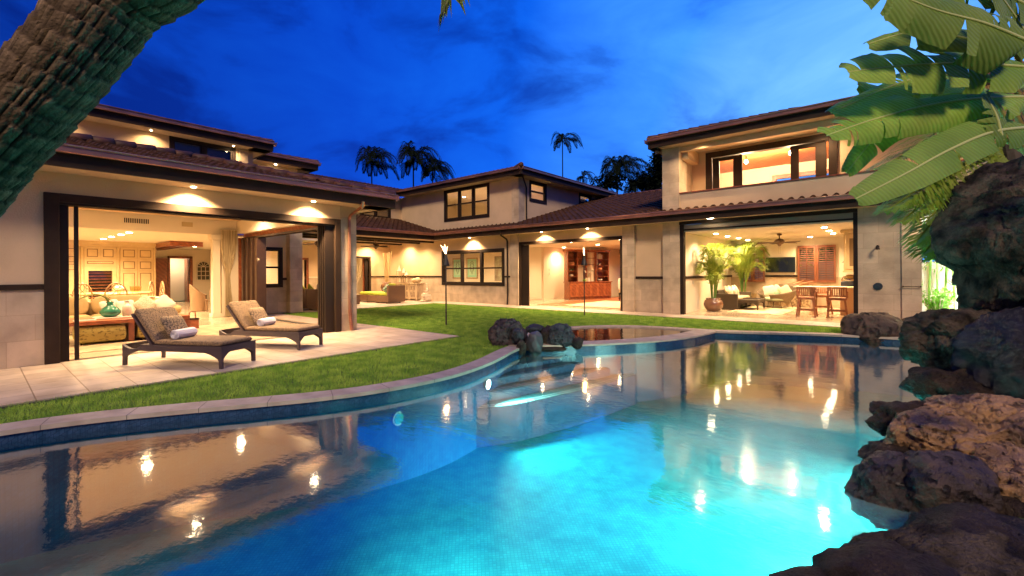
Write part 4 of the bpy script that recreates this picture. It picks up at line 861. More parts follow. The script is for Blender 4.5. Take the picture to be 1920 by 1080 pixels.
    tw = m.build('rolled_towel', TOWEL, smooth=False, loc=Mw @ Vector((-.10, -.02, .49))); tw.rotation_euler = (0, 0, rz + .15); tag(tw, tl, 'towel', 'rolled white towels')
lounger((-8.81, 2.28, 0), R(28.8), 'brown wicker sun lounger nearest the lawn edge in front of the coffee table', 'patterned pillow on the lounger nearest the lawn edge', 'rolled white towel on the lounger nearest the lawn edge')
lounger((-9.58, 3.86, 0), R(26), 'brown wicker sun lounger next to the end of the sliding doors', 'patterned pillow on the lounger beside the sliding doors', 'rolled white towel on the lounger beside the sliding doors')
# ================================================================ PLANTS
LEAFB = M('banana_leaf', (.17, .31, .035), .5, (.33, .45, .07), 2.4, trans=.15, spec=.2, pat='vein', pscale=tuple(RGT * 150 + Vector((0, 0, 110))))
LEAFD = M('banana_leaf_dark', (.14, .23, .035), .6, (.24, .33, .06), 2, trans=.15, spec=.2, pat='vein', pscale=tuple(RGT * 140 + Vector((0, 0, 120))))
RIBM = M('leaf_midrib', (.50, .54, .17), .45)
FRM = M('palm_frond_green', (.24, .34, .03), .5, (.36, .42, .08), 6, trans=.35)
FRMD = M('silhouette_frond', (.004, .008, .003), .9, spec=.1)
TRM = M('palm_trunk_bark', (.10, .075, .05), .9, (.05, .04, .03), 6, bump=.6, bscale=20)
def bez(pts, n):
    P_ = [Vector(p) for p in pts]; out_ = []
    for i in range(len(P_) - 1):
        p0, p1, p2, p3 = P_[max(i - 1, 0)], P_[i], P_[i + 1], P_[min(i + 2, len(P_) - 1)]
        for t in np.linspace(0, 1, n, endpoint=False): out_.append(.5 * ((2 * p1) + (p2 - p0) * t + (2 * p0 - 5 * p1 + 4 * p2 - p3) * t * t + (3 * p1 - p0 - 3 * p2 + p3) * t ** 3))
    return out_ + [P_[-1]]
def banana_leaf(par, pts, w, nrm, seed, mat=None, tears=4, droop=.35):
    """a torn broad leaf: midrib through pts (base to tip), half width w, blade facing nrm"""
    rnd = random.Random(seed); mid = bez(pts, 10); k = len(mid); nrm = Vector(nrm).normalized(); m = MB()
    for side in (-1, 1):
        cuts = sorted(rnd.sample(range(3, k - 3), min(tears, k - 7))); seg = [0] + cuts + [k - 1]
        for a, b_ in zip(seg[:-1], seg[1:]):
            fold = rnd.uniform(-.1, .75) * droop * 1.6; sk = rnd.uniform(.1, .5); o = len(m.v); C = 5; sh = rnd.uniform(.82, 1.1)
            for i in range(a, b_ + 1):
                t = (mid[min(i + 1, k - 1)] - mid[max(i - 1, 0)]).normalized(); sx = t.cross(nrm).normalized() * side; up = sx.cross(t) * side
                if up.dot(nrm) < 0: up = -up
                f = i / (k - 1); wf = w * sh * (min(1, f / .10) ** .6) * (max(0, 1 - ((f - .35) / .68) ** 2) ** .55 if f > .35 else 1) + .004
                gap = 0
                if i == a and a > 0: gap = .06
                if i == b_ and b_ < k - 1: gap = -.06
                for c in range(C + 1):
                    q = c / C; th = fold * q; p = mid[i] + sx * wf * q * math.cos(th) - up * wf * q * math.sin(th) * .8 + up * .04 * w * math.sin(q * 3) + t * (sk * wf * q * .8 + gap * w * q)
                    m.v.append(tuple(p + up * .012 * w * math.sin(i * 2.4) * q))
            for i in range(b_ - a):
                for c in range(C):
                    s0 = o + i * (C + 1) + c; m.f.append((s0, s0 + 1, s0 + C + 2, s0 + C + 1))
    l = m.build('leaf', mat or LEAFB, par, smooth=True)
    MB().tube(mid, [.014 * (1 - .8 * i / k) + .002 for i in range(k)], 6).build('midrib', RIBM, l, smooth=True)
B0 = S(2010, 400, 4.5)
bt = thing('banana_plant', 'broad torn banana-like leaves on yellow stalks fanning in from the right edge', 'plant', (0, 0, 0))
def SP(d0, d1, *uv): return [S(u, v, d0 + (d1 - d0) * i / (len(uv) - 1)) for i, (u, v) in enumerate(uv)]
UPv = (-FWD * .6 + Vector((0, 0, .8)))
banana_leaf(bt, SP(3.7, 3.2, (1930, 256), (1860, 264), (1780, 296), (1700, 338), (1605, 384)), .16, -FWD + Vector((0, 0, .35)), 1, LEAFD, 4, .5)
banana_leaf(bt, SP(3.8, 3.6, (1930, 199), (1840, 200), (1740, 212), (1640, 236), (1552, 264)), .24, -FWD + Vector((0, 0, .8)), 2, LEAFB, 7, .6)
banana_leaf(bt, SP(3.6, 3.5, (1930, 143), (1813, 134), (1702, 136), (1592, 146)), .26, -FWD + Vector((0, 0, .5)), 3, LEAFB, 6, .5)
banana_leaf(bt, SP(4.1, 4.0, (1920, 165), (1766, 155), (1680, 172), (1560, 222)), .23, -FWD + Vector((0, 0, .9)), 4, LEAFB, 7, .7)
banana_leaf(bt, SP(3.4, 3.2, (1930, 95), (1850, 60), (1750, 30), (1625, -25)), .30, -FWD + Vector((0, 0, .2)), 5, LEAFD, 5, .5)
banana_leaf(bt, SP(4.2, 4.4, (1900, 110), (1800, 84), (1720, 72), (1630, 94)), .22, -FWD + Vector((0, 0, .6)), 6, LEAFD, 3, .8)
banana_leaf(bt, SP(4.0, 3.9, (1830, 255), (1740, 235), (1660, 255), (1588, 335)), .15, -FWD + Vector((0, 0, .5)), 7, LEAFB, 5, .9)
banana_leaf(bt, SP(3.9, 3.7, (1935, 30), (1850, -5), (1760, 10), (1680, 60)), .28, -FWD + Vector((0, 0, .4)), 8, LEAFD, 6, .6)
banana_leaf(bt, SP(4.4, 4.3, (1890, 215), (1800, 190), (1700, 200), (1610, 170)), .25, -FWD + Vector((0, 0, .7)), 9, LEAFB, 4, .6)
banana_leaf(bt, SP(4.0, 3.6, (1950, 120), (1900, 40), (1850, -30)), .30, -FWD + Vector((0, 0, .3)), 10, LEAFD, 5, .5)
banana_leaf(bt, SP(3.6, 3.6, (1880, 280), (1870, 235), (1850, 195)), .16, -FWD + RGT * .5, 12, LEAFD, 3, .5)
STK = M('banana_stalk', (.36, .26, .07), .5, (.20, .15, .05), 9)
for i, (u, v, d) in enumerate(((1855, 185, 4.2), (1865, 150, 4.3), (1880, 120, 4.2), (1845, 205, 4.3), (1900, 95, 4.1), (1925, 60, 4.2), (1800, 228, 4.3))):
    p = bez([B0 + Vector((.04 * i, .02 * i, 0)), (B0 + S(u, v, d)) / 2 + Vector((0, 0, .04 * i - .1)), S(u, v, d)], 8); MB().tube(p, [.045 - .028 * j / len(p) for j in range(len(p))], 7).build('stalk', STK, bt, smooth=True)
p = [B0 + Vector((0, 0, .15)), Vector((B0.x + .05, B0.y + .05, .9)), Vector((B0.x + .1, B0.y + .1, 0))]; MB().tube(bez(p, 6), [.09] * 6 + [.13] * 7, 10).build('trunk', TRM, bt, smooth=True)
def frond(par, pts, ll, mat, seed=0, n=34, w=.022, droop=.5, name='frond', up=(0, 0, 1), rib=True):
    """a feather palm frond: rachis through pts with drooping leaflets of length ll"""
    rnd = random.Random(seed); mid = bez(pts, 12); k = len(mid); m = MB(); up = Vector(up)
    for i in range(n):
        f = .12 + .86 * i / (n - 1); x = f * (k - 1); j = int(x); p = mid[j].lerp(mid[min(j + 1, k - 1)], x - j); t = (mid[min(j + 1, k - 1)] - mid[max(j - 1, 0)]).normalized()
        s = t.cross(up); s = s.normalized() if s.length > .05 else Vector((1, 0, 0)); u_ = s.cross(t)
        L_ = ll * (math.sin(math.pi * min(f * .85 + .12, 1)) ** .7) * rnd.uniform(.85, 1.1)
        for sd_ in (-1, 1):
            d = (s * sd_ + t * (.55 + .5 * f) + u_ * rnd.uniform(.0, .35)).normalized(); d2 = (d - Vector((0, 0, droop * rnd.uniform(.6, 1.5)))).normalized()
            a = p; b_ = p + d * L_ * .5; c = b_ + d2 * L_ * .5; wn = d.cross(u_).normalized() * w
            m.add([a - wn * .4, a + wn * .4, b_ + wn, b_ - wn, c], [(0, 1, 2, 3), (3, 2, 4)])
    if rib: m.tube(mid, [.012 + .012 * (1 - i / k) for i in range(k)], 5)
    return m.build(name, mat, par)
# feather palm behind the banana plant
fp = thing('feather_palm', 'yellow-green feather palm drooping behind the standing stone', 'palm')
F0 = S(1890, 300, 6.2)
for i, (u, v, um, vm) in enumerate(((1640, 330, 1760, 270), (1650, 380, 1770, 310), (1690, 430, 1780, 345), (1715, 470, 1790, 375), (1750, 500, 1815, 400), (1790, 490, 1840, 385), (1670, 355, 1780, 310), (1735, 430, 1820, 345), (1700, 300, 1800, 260), (1770, 450, 1840, 360), (1660, 410, 1765, 335), (1730, 490, 1800, 410), (1700, 400, 1790, 330), (1810, 450, 1850, 360))):
    frond(fp, [F0, S(um, vm, 6.1), S((u + um) / 2, (v + vm) / 2 + 2, 6.0), S(u, v, 5.9)], .52, FRM, i, 50, .014, .6)
MB().tube([F0 + Vector((0, 0, .1)), F0 + Vector((.15, .15, -1)), Vector((F0.x + .25, F0.y + .2, 0))], [.12, .12, .16], 10).build('trunk', TRM, fp)
# leaning coconut palm trunk at top left, its crown above the camera and one frond tip hanging into the frame
cp_ = thing('leaning_palm', 'thick ringed coconut palm trunk leaning across the top left corner', 'palm tree')
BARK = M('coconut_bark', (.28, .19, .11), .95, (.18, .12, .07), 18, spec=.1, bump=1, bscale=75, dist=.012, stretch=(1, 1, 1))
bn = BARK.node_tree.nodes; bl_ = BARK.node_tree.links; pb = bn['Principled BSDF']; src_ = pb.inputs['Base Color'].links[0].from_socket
an = bn.new('ShaderNodeAttribute'); an.attribute_name = 'crevice_tone'; mxx = bn.new('ShaderNodeMix'); mxx.data_type = 'RGBA'; mxx.blend_type = 'MULTIPLY'; mxx.inputs[0].default_value = 1  # darker in cracks and at the low edge of each ring, random per scale
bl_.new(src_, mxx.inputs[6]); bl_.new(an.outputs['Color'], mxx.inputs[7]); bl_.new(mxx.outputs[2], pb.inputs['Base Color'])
def palm_trunk():
    ctr = bez([S(-560, 560, 2.0) * 1, S(-180, 420, 1.75), S(-20, 262, 1.66), S(200, 8, 1.66), S(420, -330, 1.75), S(600, -1600, 2.3)], 60); ctr = ctr[20:]
    g = S(-900, 900, 2.2); ctr = bez([Vector((g.x, g.y, -.03)), (Vector(g) * .4 + ctr[0] * .6)], 6)[:-1] + ctr if g.z > 0 else bez([Vector((ctr[0].x - .45, ctr[0].y - .5, -.05)), ctr[0] + Vector((-.2, -.22, -.7))], 8)[:-1] + ctr
    m = MB(); n = 170; k = len(ctr); shade = []; ref = Vector((0, 0, 1)); acc = 0; o = 0; rows = []
    for i in range(k - 1):
        L_ = (ctr[i + 1] - ctr[i]).length; s_ = max(1, int(L_ / .006))
        for q in range(s_): rows.append((ctr[i].lerp(ctr[i + 1], q / s_), (ctr[min(i + 2, k - 1)] - ctr[max(i - 1, 0)]).normalized()))
    arc = 0; prev = rows[0][0]
    for (p, t) in rows:
        arc += (p - prev).length; prev = p
        x = (ref - t * ref.dot(t)).normalized(); y = t.cross(x); ref = x
        for j in range(n):
            a = 2 * math.pi * j / n; e_ = Vector((math.cos(a) * 3, math.sin(a) * 3, arc * 2))
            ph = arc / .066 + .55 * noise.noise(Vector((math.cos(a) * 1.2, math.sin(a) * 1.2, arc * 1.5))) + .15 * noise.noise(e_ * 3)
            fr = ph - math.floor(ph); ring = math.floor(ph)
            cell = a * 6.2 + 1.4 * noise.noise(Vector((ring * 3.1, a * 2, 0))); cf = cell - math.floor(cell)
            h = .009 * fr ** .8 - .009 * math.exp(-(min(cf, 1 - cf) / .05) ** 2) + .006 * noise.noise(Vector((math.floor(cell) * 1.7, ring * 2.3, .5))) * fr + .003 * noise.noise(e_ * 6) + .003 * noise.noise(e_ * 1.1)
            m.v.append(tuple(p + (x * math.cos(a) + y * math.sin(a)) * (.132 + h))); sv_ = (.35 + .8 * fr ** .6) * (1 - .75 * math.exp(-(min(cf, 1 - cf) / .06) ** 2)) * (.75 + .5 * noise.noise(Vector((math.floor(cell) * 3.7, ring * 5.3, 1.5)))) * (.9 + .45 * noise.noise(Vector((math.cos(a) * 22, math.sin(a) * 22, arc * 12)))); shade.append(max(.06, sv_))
    K = len(rows)
    for i in range(K - 1):
        for j in range(n): m.f.append((i * n + j, i * n + (j + 1) % n, (i + 1) * n + (j + 1) % n, (i + 1) * n + j))
    tk = m.build('trunk', BARK, cp_, smooth=True); at = tk.data.color_attributes.new('crevice_tone', 'FLOAT_COLOR', 'POINT'); at.data.foreach_set('color', np.repeat(np.array(shade)[:, None], 4, 1).ravel()); return rows[-1][0]
TOP = palm_trunk()
for i in range(11):
    a = i * .571 + .2; d = Vector((math.cos(a), math.sin(a), 0)); frond(cp_, [TOP, TOP + d * .9 + Vector((0, 0, .5)), TOP + d * 1.9 + Vector((0, 0, .2)), TOP + d * 2.8 + Vector((0, 0, -.7))], .7, M('coconut_frond', (.07, .13, .02), .5, trans=.3), 50 + i, 40, .02, .8)
tip = S(838, 22, 2.6); frond(cp_, [TOP, (TOP + tip) / 2 + Vector((0, 0, .9)), tip + Vector((0, 0, .5)), tip], .32, M('hanging_frond', (.22, .26, .04), .5, trans=.4), 70, 50, .016, 2.2)
# distant palms and trees, dark against the dusk sky
def far_palm(u, v, d, size, label, seed, n=20, lean=.0, trunk=True, bend=.6):
    rnd = random.Random(seed); c = S(u, v, d); sc = size * d / FPX; t = thing('coconut_palm', label, 'palm tree', (c.x, c.y, 0), group='windblown palms behind the house')
    z = c.z
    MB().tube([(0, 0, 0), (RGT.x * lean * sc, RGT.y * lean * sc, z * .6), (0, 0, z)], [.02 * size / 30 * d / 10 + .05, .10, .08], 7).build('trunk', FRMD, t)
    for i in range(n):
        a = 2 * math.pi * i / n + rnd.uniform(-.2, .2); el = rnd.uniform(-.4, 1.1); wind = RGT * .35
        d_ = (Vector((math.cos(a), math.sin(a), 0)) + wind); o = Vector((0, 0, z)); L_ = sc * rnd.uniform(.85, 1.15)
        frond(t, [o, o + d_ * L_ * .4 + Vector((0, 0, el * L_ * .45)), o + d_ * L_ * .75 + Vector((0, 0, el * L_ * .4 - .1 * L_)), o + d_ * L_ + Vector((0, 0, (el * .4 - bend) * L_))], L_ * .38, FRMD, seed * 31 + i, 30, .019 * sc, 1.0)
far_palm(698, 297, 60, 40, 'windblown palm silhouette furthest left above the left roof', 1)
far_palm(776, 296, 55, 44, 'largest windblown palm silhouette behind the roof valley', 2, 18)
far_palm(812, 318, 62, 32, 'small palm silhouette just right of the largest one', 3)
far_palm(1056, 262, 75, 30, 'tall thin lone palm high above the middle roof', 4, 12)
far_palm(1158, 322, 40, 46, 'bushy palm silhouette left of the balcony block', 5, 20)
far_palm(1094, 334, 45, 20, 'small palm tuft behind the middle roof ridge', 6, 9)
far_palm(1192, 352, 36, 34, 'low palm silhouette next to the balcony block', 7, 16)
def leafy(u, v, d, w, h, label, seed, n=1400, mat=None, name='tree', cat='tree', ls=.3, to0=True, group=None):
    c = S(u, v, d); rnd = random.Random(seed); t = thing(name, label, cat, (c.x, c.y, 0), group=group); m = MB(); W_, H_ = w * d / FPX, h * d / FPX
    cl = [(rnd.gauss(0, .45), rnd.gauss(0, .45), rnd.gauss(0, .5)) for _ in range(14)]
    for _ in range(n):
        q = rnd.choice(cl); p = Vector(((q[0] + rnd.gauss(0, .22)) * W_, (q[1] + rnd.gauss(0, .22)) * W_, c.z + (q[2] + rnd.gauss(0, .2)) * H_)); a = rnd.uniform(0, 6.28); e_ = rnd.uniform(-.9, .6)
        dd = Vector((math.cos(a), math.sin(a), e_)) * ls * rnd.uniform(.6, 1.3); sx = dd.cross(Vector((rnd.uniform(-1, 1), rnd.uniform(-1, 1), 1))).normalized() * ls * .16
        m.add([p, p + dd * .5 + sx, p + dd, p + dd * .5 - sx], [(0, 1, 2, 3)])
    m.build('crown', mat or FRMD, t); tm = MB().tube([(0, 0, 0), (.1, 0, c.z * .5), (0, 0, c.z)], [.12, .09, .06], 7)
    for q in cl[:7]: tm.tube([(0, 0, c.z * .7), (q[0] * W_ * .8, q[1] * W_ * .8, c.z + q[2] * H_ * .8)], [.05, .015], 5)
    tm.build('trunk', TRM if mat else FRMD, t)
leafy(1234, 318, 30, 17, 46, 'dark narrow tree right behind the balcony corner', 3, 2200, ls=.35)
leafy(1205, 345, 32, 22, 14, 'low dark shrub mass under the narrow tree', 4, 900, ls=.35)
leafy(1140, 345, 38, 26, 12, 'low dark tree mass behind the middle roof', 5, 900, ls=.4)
# side yard: lit white wall, bamboo, shrubs
YW = tag(MB().box(.7, 9, 19.4, 19.6, 0, 1.72).build('garden_wall', M('white_garden_wall', (.72, .66, .62), .9, bump=.3, bscale=20)), 'smooth white garden wall behind the bamboo', 'wall')
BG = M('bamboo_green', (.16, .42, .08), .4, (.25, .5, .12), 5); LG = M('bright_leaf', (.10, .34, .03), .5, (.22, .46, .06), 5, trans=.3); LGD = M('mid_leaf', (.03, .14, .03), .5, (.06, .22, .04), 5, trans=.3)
for i, (x, y, dx, h) in enumerate(((.95, 18.6, .1, 4.2), (1.12, 18.2, .0, 4.5), (1.3, 18.7, .12, 4), (1.5, 18.4, -.1, 4.3), (1.75, 18.6, .05, 4), (1.9, 18.9, -.1, 4.4), (2.1, 18.5, .1, 4), (1.62, 17.8, -.35, 3.8))):
    t = thing('bamboo', ('thick bamboo stalk nearest the stone wall corner', 'second bamboo stalk from the stone wall corner', 'third bamboo stalk from the stone wall corner', 'bamboo stalk leaning left in the middle of the clump', 'bamboo stalk right of the left-leaning ones', 'bamboo stalk second from the standing stone side', 'bamboo stalk closest to the standing stone', 'strongly leaning bamboo stalk in front of the others')[i], 'bamboo', (x, y, 0), group='bamboo stalks by the garden wall'); m = MB(); k = 15; pts = [(dx * (j / k) ** 1.5 * 2, 0, h * j / k) for j in range(k + 1)]
    m.tube(pts, .022 if i % 2 else .03, 8)
    for p in pts[1:]: m.lathe([(.02, -.012), (.036, 0), (.02, .012)], p, 8)
    m.build('stalk', BG, t); m = MB(); rnd = random.Random(i)
    for _ in range(170):
        z = rnd.uniform(1.5, h); p = Vector((dx * (z / h) ** 1.5 * 2 + rnd.gauss(0, .22), rnd.gauss(0, .22), z)); a = rnd.uniform(0, 6.28); dd = Vector((math.cos(a), math.sin(a), rnd.uniform(-.8, .1))) * rnd.uniform(.14, .28); sx = dd.cross(Vector((0, 0, 1))).normalized() * .018; m.add([p, p + dd * .4 + sx, p + dd, p + dd * .4 - sx], [(0, 1, 2, 3)])
    m.build('leaves', LG, t)
def shrub(x, y, z, w, h, n, label, seed, mat):
    t = thing('shrub', label, 'shrub', (x, y, 0)); rnd = random.Random(seed); st = MB(); m = MB()
    for i in range(16):
        a = rnd.uniform(0, 6.28); tip = Vector((math.cos(a) * w * rnd.random(), math.sin(a) * w * rnd.random(), z + h * rnd.uniform(.5, 1))); st.tube([(0, 0, 0), tip * .5 + Vector((0, 0, z * .4)), tip], [.018, .014, .01], 5)
        for q in range(n // 16):
            f = rnd.uniform(.35, 1); p = tip * f + Vector((rnd.gauss(0, .03), rnd.gauss(0, .03), 0)); aa = rnd.uniform(0, 6.28); dd = Vector((math.cos(aa), math.sin(aa), rnd.uniform(.1, 1.1))) * rnd.uniform(.07, .14); sx = dd.cross(Vector((0, .3, 1))).normalized() * .022; m.add([p, p + dd * .55 + sx, p + dd, p + dd * .55 - sx], [(0, 1, 2, 3)])
    st.build('stem', M('pale_stem', (.35, .28, .2), .8), t); m.build('leaves', mat, t)
shrub(1.05, 17.0, 0, .55, 1.25, 900, 'bright green shrub with pale stems against the stone wall corner', 1, LG)
shrub(1.75, 17.2, 0, .55, 1.0, 700, 'shorter bright shrub with upright pale stems further from the corner', 2, LG)
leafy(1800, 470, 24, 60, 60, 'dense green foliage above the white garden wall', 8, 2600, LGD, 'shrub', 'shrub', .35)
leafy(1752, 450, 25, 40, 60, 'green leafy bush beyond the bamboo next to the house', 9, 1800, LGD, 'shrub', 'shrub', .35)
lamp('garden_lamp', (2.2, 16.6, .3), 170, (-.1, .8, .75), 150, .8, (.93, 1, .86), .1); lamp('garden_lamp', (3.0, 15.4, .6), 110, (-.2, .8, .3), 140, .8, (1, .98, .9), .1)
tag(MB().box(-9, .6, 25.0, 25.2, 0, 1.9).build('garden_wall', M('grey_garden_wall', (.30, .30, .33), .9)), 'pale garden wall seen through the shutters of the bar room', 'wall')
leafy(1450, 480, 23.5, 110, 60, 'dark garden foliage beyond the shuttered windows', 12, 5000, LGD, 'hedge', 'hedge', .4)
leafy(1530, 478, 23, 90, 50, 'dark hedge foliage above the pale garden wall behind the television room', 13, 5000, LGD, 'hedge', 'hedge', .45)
# slatted white patio roof beyond the corner
o = thing('pergola', 'white slatted pergola roof glowing beyond the stone wall corner', 'pergola', (0, 0, 0)); m = MB()
for k in range(9): m.beam((.7, 16.2 + k * .42, 2.92), (2.3, 16.4 + k * .42, 3.05), .08, .05)
m.build('slat', M('white_paint', (.8, .8, .8), .6), o); MB().box(.7, 2.2, 20.1, 20.2, 2.65, 2.8).build('beam', M('red_beam', (.35, .05, .04), .6), o); MB().box(2.2, 2.3, 16, 20.2, 2.6, 2.9).build('beam', M('red_beam'), o)
lamp('pergola_lamp', (1.3, 18.2, 2.5), 14, (0, 0, 1), 150, 1, (.95, .97, 1), .1)
# ================================================================ WALL FITTINGS
t = thing('shower', 'small bronze shower head on the stone wall', 'shower head', (-.2, 15.38, 2.08)); MB().tube([(0, 0, 0), (.0, -.14, .03), (0, -.2, 0)], .015, 8).build('arm', DARKM, t); MB().lathe([(.02, .06), (.035, .0), (.05, -.05), (.05, -.06)], (0, -.2, -.02), 12).build('head', DARKM, t); MB().tube([(0, 0, 0), (0, -.02, 0)], .04, 12).build('flange', DARKM, t)
t = thing('shower_valve', 'round bronze shower valve below the shower head', 'valve', (-.2, 15.38, 1.03)); MB().tube([(0, 0, 0), (0, -.02, 0)], .10, 20).build('plate', M('pewter', (.09, .09, .09), .35, metal=.8), t); MB().tube([(0, -.02, 0), (0, -.08, 0)], .035, 12).beam((0, -.07, 0), (.07, -.08, -.02), .02, .02).build('handle', M('pewter'), t)
t = thing('towel_bar', 'thin dark towel bar on the corner stone wall', 'towel bar', (.47, 15.34, 1.04)); MB().tube([(-.17, -.06, 0), (.17, -.06, 0)], .009, 8).build('bar', DARKM, t)
for s in (-1, 1): MB().tube([(s * .17, 0, 0), (s * .17, -.07, 0)], .018, 8).build('bracket', DARKM, t)
# ================================================================ FURNITURE, LIVING ROOM AND KITCHEN
SOFA = M('sand_upholstery', (.42, .29, .13), .9, (.36, .25, .11), 8, bump=.2, bscale=90)
t = thing('sectional_sofa', 'long sand coloured sectional sofa with its back to the kitchen', 'sofa', (-15.6, 0, 0), group=None)
MB().box(-.5, .55, -.6, 3.7, .06, .26).build('base', SOFA, t, bevel=.02); MB().box(-.5, -.28, -.6, 3.7, .26, .76).build('back_frame', SOFA, t, bevel=.03)
for k in range(3): MB().soft((.12, .15 + k * 1.17, .36), (.86, 1.15, .2), .2).build('seat_cushion', SOFA, t, smooth=True); MB().soft((-.14, .15 + k * 1.17, .66), (.28, 1.12, .5), .35, tilt=-.15, ax='y').build('back_cushion', SOFA, t, smooth=True)
MB().soft((.02, 3.62, .48), (.95, .24, .24), .45).build('arm', SOFA, t, smooth=True)
MB().box(.5, 1.7, -1.3, -.35, .06, .26).build('base', SOFA, t, bevel=.02); MB().soft((1.1, -.8, .36), (1.2, 1.0, .2), .2).build('seat_cushion', SOFA, t, smooth=True)
PC = [M('white_pillow', (.60, .53, .44), .9), M('patterned_pillow', (.54, .47, .36), .9, (.34, .29, .2), 30), M('cream_pillow', (.5, .42, .28), .9)]
def pillow(name, mat, loc, label, rz=0, sz=.44, tilt=1.2, grp=None, spin=.5):
    p = MB().soft((0, 0, 0), (sz, sz, .15), .55, pinch=.3, n=14); o = p.build(name, mat, smooth=True, loc=loc)
    o.rotation_euler = (Matrix.Rotation(rz, 3, 'Z') @ Matrix.Rotation(tilt, 3, 'Y') @ Matrix.Rotation(spin, 3, 'Z')).to_euler(); return tag(o, label, 'pillow', grp)
LP = 'pillows on the sand sofa'
pillow('throw_pillow', PC[0], (-15.35, 2.25, .62), 'plain white pillow just behind the white vase on the sand sofa', .1, .42, grp=LP, spin=.2)
pillow('throw_pillow', PC[0], (-15.30, 2.55, .60), 'low white pillow between the white vase and the patterned pillow', .1, .42, grp=LP, spin=.1)
pillow('throw_pillow', PC[1], (-15.3, 2.95, .65), 'woven zigzag pillow in the middle of the sofa row', .0, .46, grp=LP, spin=.75)
pillow('throw_pillow', PC[0], (-15.3, 3.35, .65), 'white pillow with tied cord at the arm end of the sofa', -.1, .46, grp=LP, spin=.7)
t = thing('coffee_table', 'red-brown wooden coffee table with slab legs and ottomans tucked underneath', 'coffee table', (-13.2, 0, 0))
MB().box(-.62, .62, 1.22, 3.25, .42, .50).build('top', REDL, t, bevel=.008)
for y in (2.14, 3.15): MB().box(-.6, .6, y, y + .1, 0, .42).build('leg', REDW, t)
OTT = M('olive_velvet', (.18, .14, .035), .8, (.44, .36, .10), 14, bump=.4, bscale=40, lo=.36, hi=.46, stretch=(1, 1.2, 1.8))
for y, l in ((1.72, 'worn olive velvet ottoman under the left end of the coffee table'), (2.68, 'worn olive velvet ottoman half hidden behind the lounger')):
    t = thing('ottoman', l, 'ottoman', (-12.95, y, 0), group='olive ottomans'); MB().soft((0, 0, .22), (.76, .78, .33), .13, n=18).build('seat', OTT, t, smooth=True)
    for sx in (-1, 1):
        for sy in (-1, 1): MB().tube([(sx * .3, sy * .32, 0), (sx * .3, sy * .32, .07)], .015, 6).build('leg', DARKM, t)
tag(MB().box(-13.5, -12.9, 1.65, 2.7, .502, .53).build('tray', M('cream_tray', (.6, .5, .4), .4), bevel=.01), 'low cream tray on the coffee table', 'tray')
tag(MB().box(-13.0, -12.7, 1.3, 1.65, .502, .512).build('magazine', M('magazine_cover', (.45, .42, .4), .4)), 'thin magazine on the left of the coffee table', 'magazine')
GV = M('green_glaze', (.010, .12, .075), .15, (.03, .22, .13), 3, coat=.6)
t = thing('green_vase', 'squat glossy green vase holding one fern branch', 'vase', (-13.15, 1.92, .53))
MB().lathe([(.09, 0), (.15, .03), (.185, .09), (.18, .14), (.13, .20), (.065, .25), (.05, .29), (.07, .33), (.06, .33), (.04, .28)], n=26).build('body', GV, t, smooth=True)
o = tag(thing('fern_branch', 'arching fern branch standing in the green vase', 'branch', (-13.15, 1.92, .84)))
frond(o, [Vector((0, 0, -.1)), Vector((.05, -.08, .12)), Vector((.08, -.3, .2)), Vector((.1, -.55, .08))], .16, M('fern_green', (.12, .16, .03), .6), 9, 26, .008, .5, name='leaflets')
t = tag(MB().lathe([(.08, 0), (.085, .2), (.07, .25), (.045, .27), (.045, .34), (.055, .35), (.04, .34)], n=22).build('white_vase', M('white_ceramic', (.75, .66, .55), .3), smooth=True, loc=(-13.1, 2.2, .53)), 'tall pale vase beside the green vase', 'vase')
tag(MB().box(-14.9, -11.5, .4, 5.0, .002, .014).build('rug', M('beige_patterned_rug', (.44, .33, .20), .95, (.30, .22, .13), 5, detail=2)), 'beige patterned rug under the coffee table', 'rug')
t = thing('lantern', 'small red-brown lantern with a tall handle on the rug', 'lantern', (-14.2, 3.72, 0)); MB().box(-.11, .11, -.12, .12, 0, .26).build('body', REDW, t, bevel=.01); MB().box(-.12, .12, -.13, .13, .26, .29).build('lid', DARKM, t)
MB().tube([(0, -.07, .29), (0, -.07, .44), (0, 0, .47), (0, .07, .44), (0, .07, .29)], .014, 8).build('handle', REDW, t)
# kitchen cabinets
CAB = M('cream_cabinet_wood', (.60, .45, .24), .45, (.54, .40, .20), 5); CABD = M('cabinet_groove', (.20, .125, .05), .6)
t = thing('kitchen_cabinets', 'wall of cream panelled kitchen cabinets with a built-in wine fridge', 'cabinet', (-24, 0, 0))
MB().box(-.65, -.03, -5.9, 2.87, 0, 2.66).box(-.65, -.03, 3.58, 4.97, 0, 2.66).box(-.65, -.03, 2.87, 3.58, 1.62, 2.66).box(-.65, -.03, 2.87, 3.58, 0, .5).build('carcass', CAB, t); MB().box(-.7, .06, -5.9, 5.0, 2.66, 2.80).box(-.7, .02, -5.9, 4.97, 2.58, 2.66).build('cornice', CAB, t, bevel=.01)
def pdoor(y0, y1, z0, z1, n='door'):
    o = MB().box(-.03, .0, y0, y1, z0, z1).build(n, CAB, t, bevel=.004)
    MB().box(0, .004, y0 + .07, y1 - .07, z0 + .07, z1 - .07).build('groove', CABD, o); MB().box(.0, .02, y0 + .10, y1 - .10, z0 + .10, z1 - .10).build('raised_panel', CAB, o, bevel=.012)
    MB().lathe([(.012, 0), (.02, .012), (.012, .02)], (.02, y1 - .04 if n == 'door' else (y0 + y1) / 2, (z0 + z1) / 2), 8).build('knob', M('steel_knob', (.5, .45, .38), .3, metal=.8), o)
ys = [-1.6, -.9, -.1, .6, 1.25, 1.95]
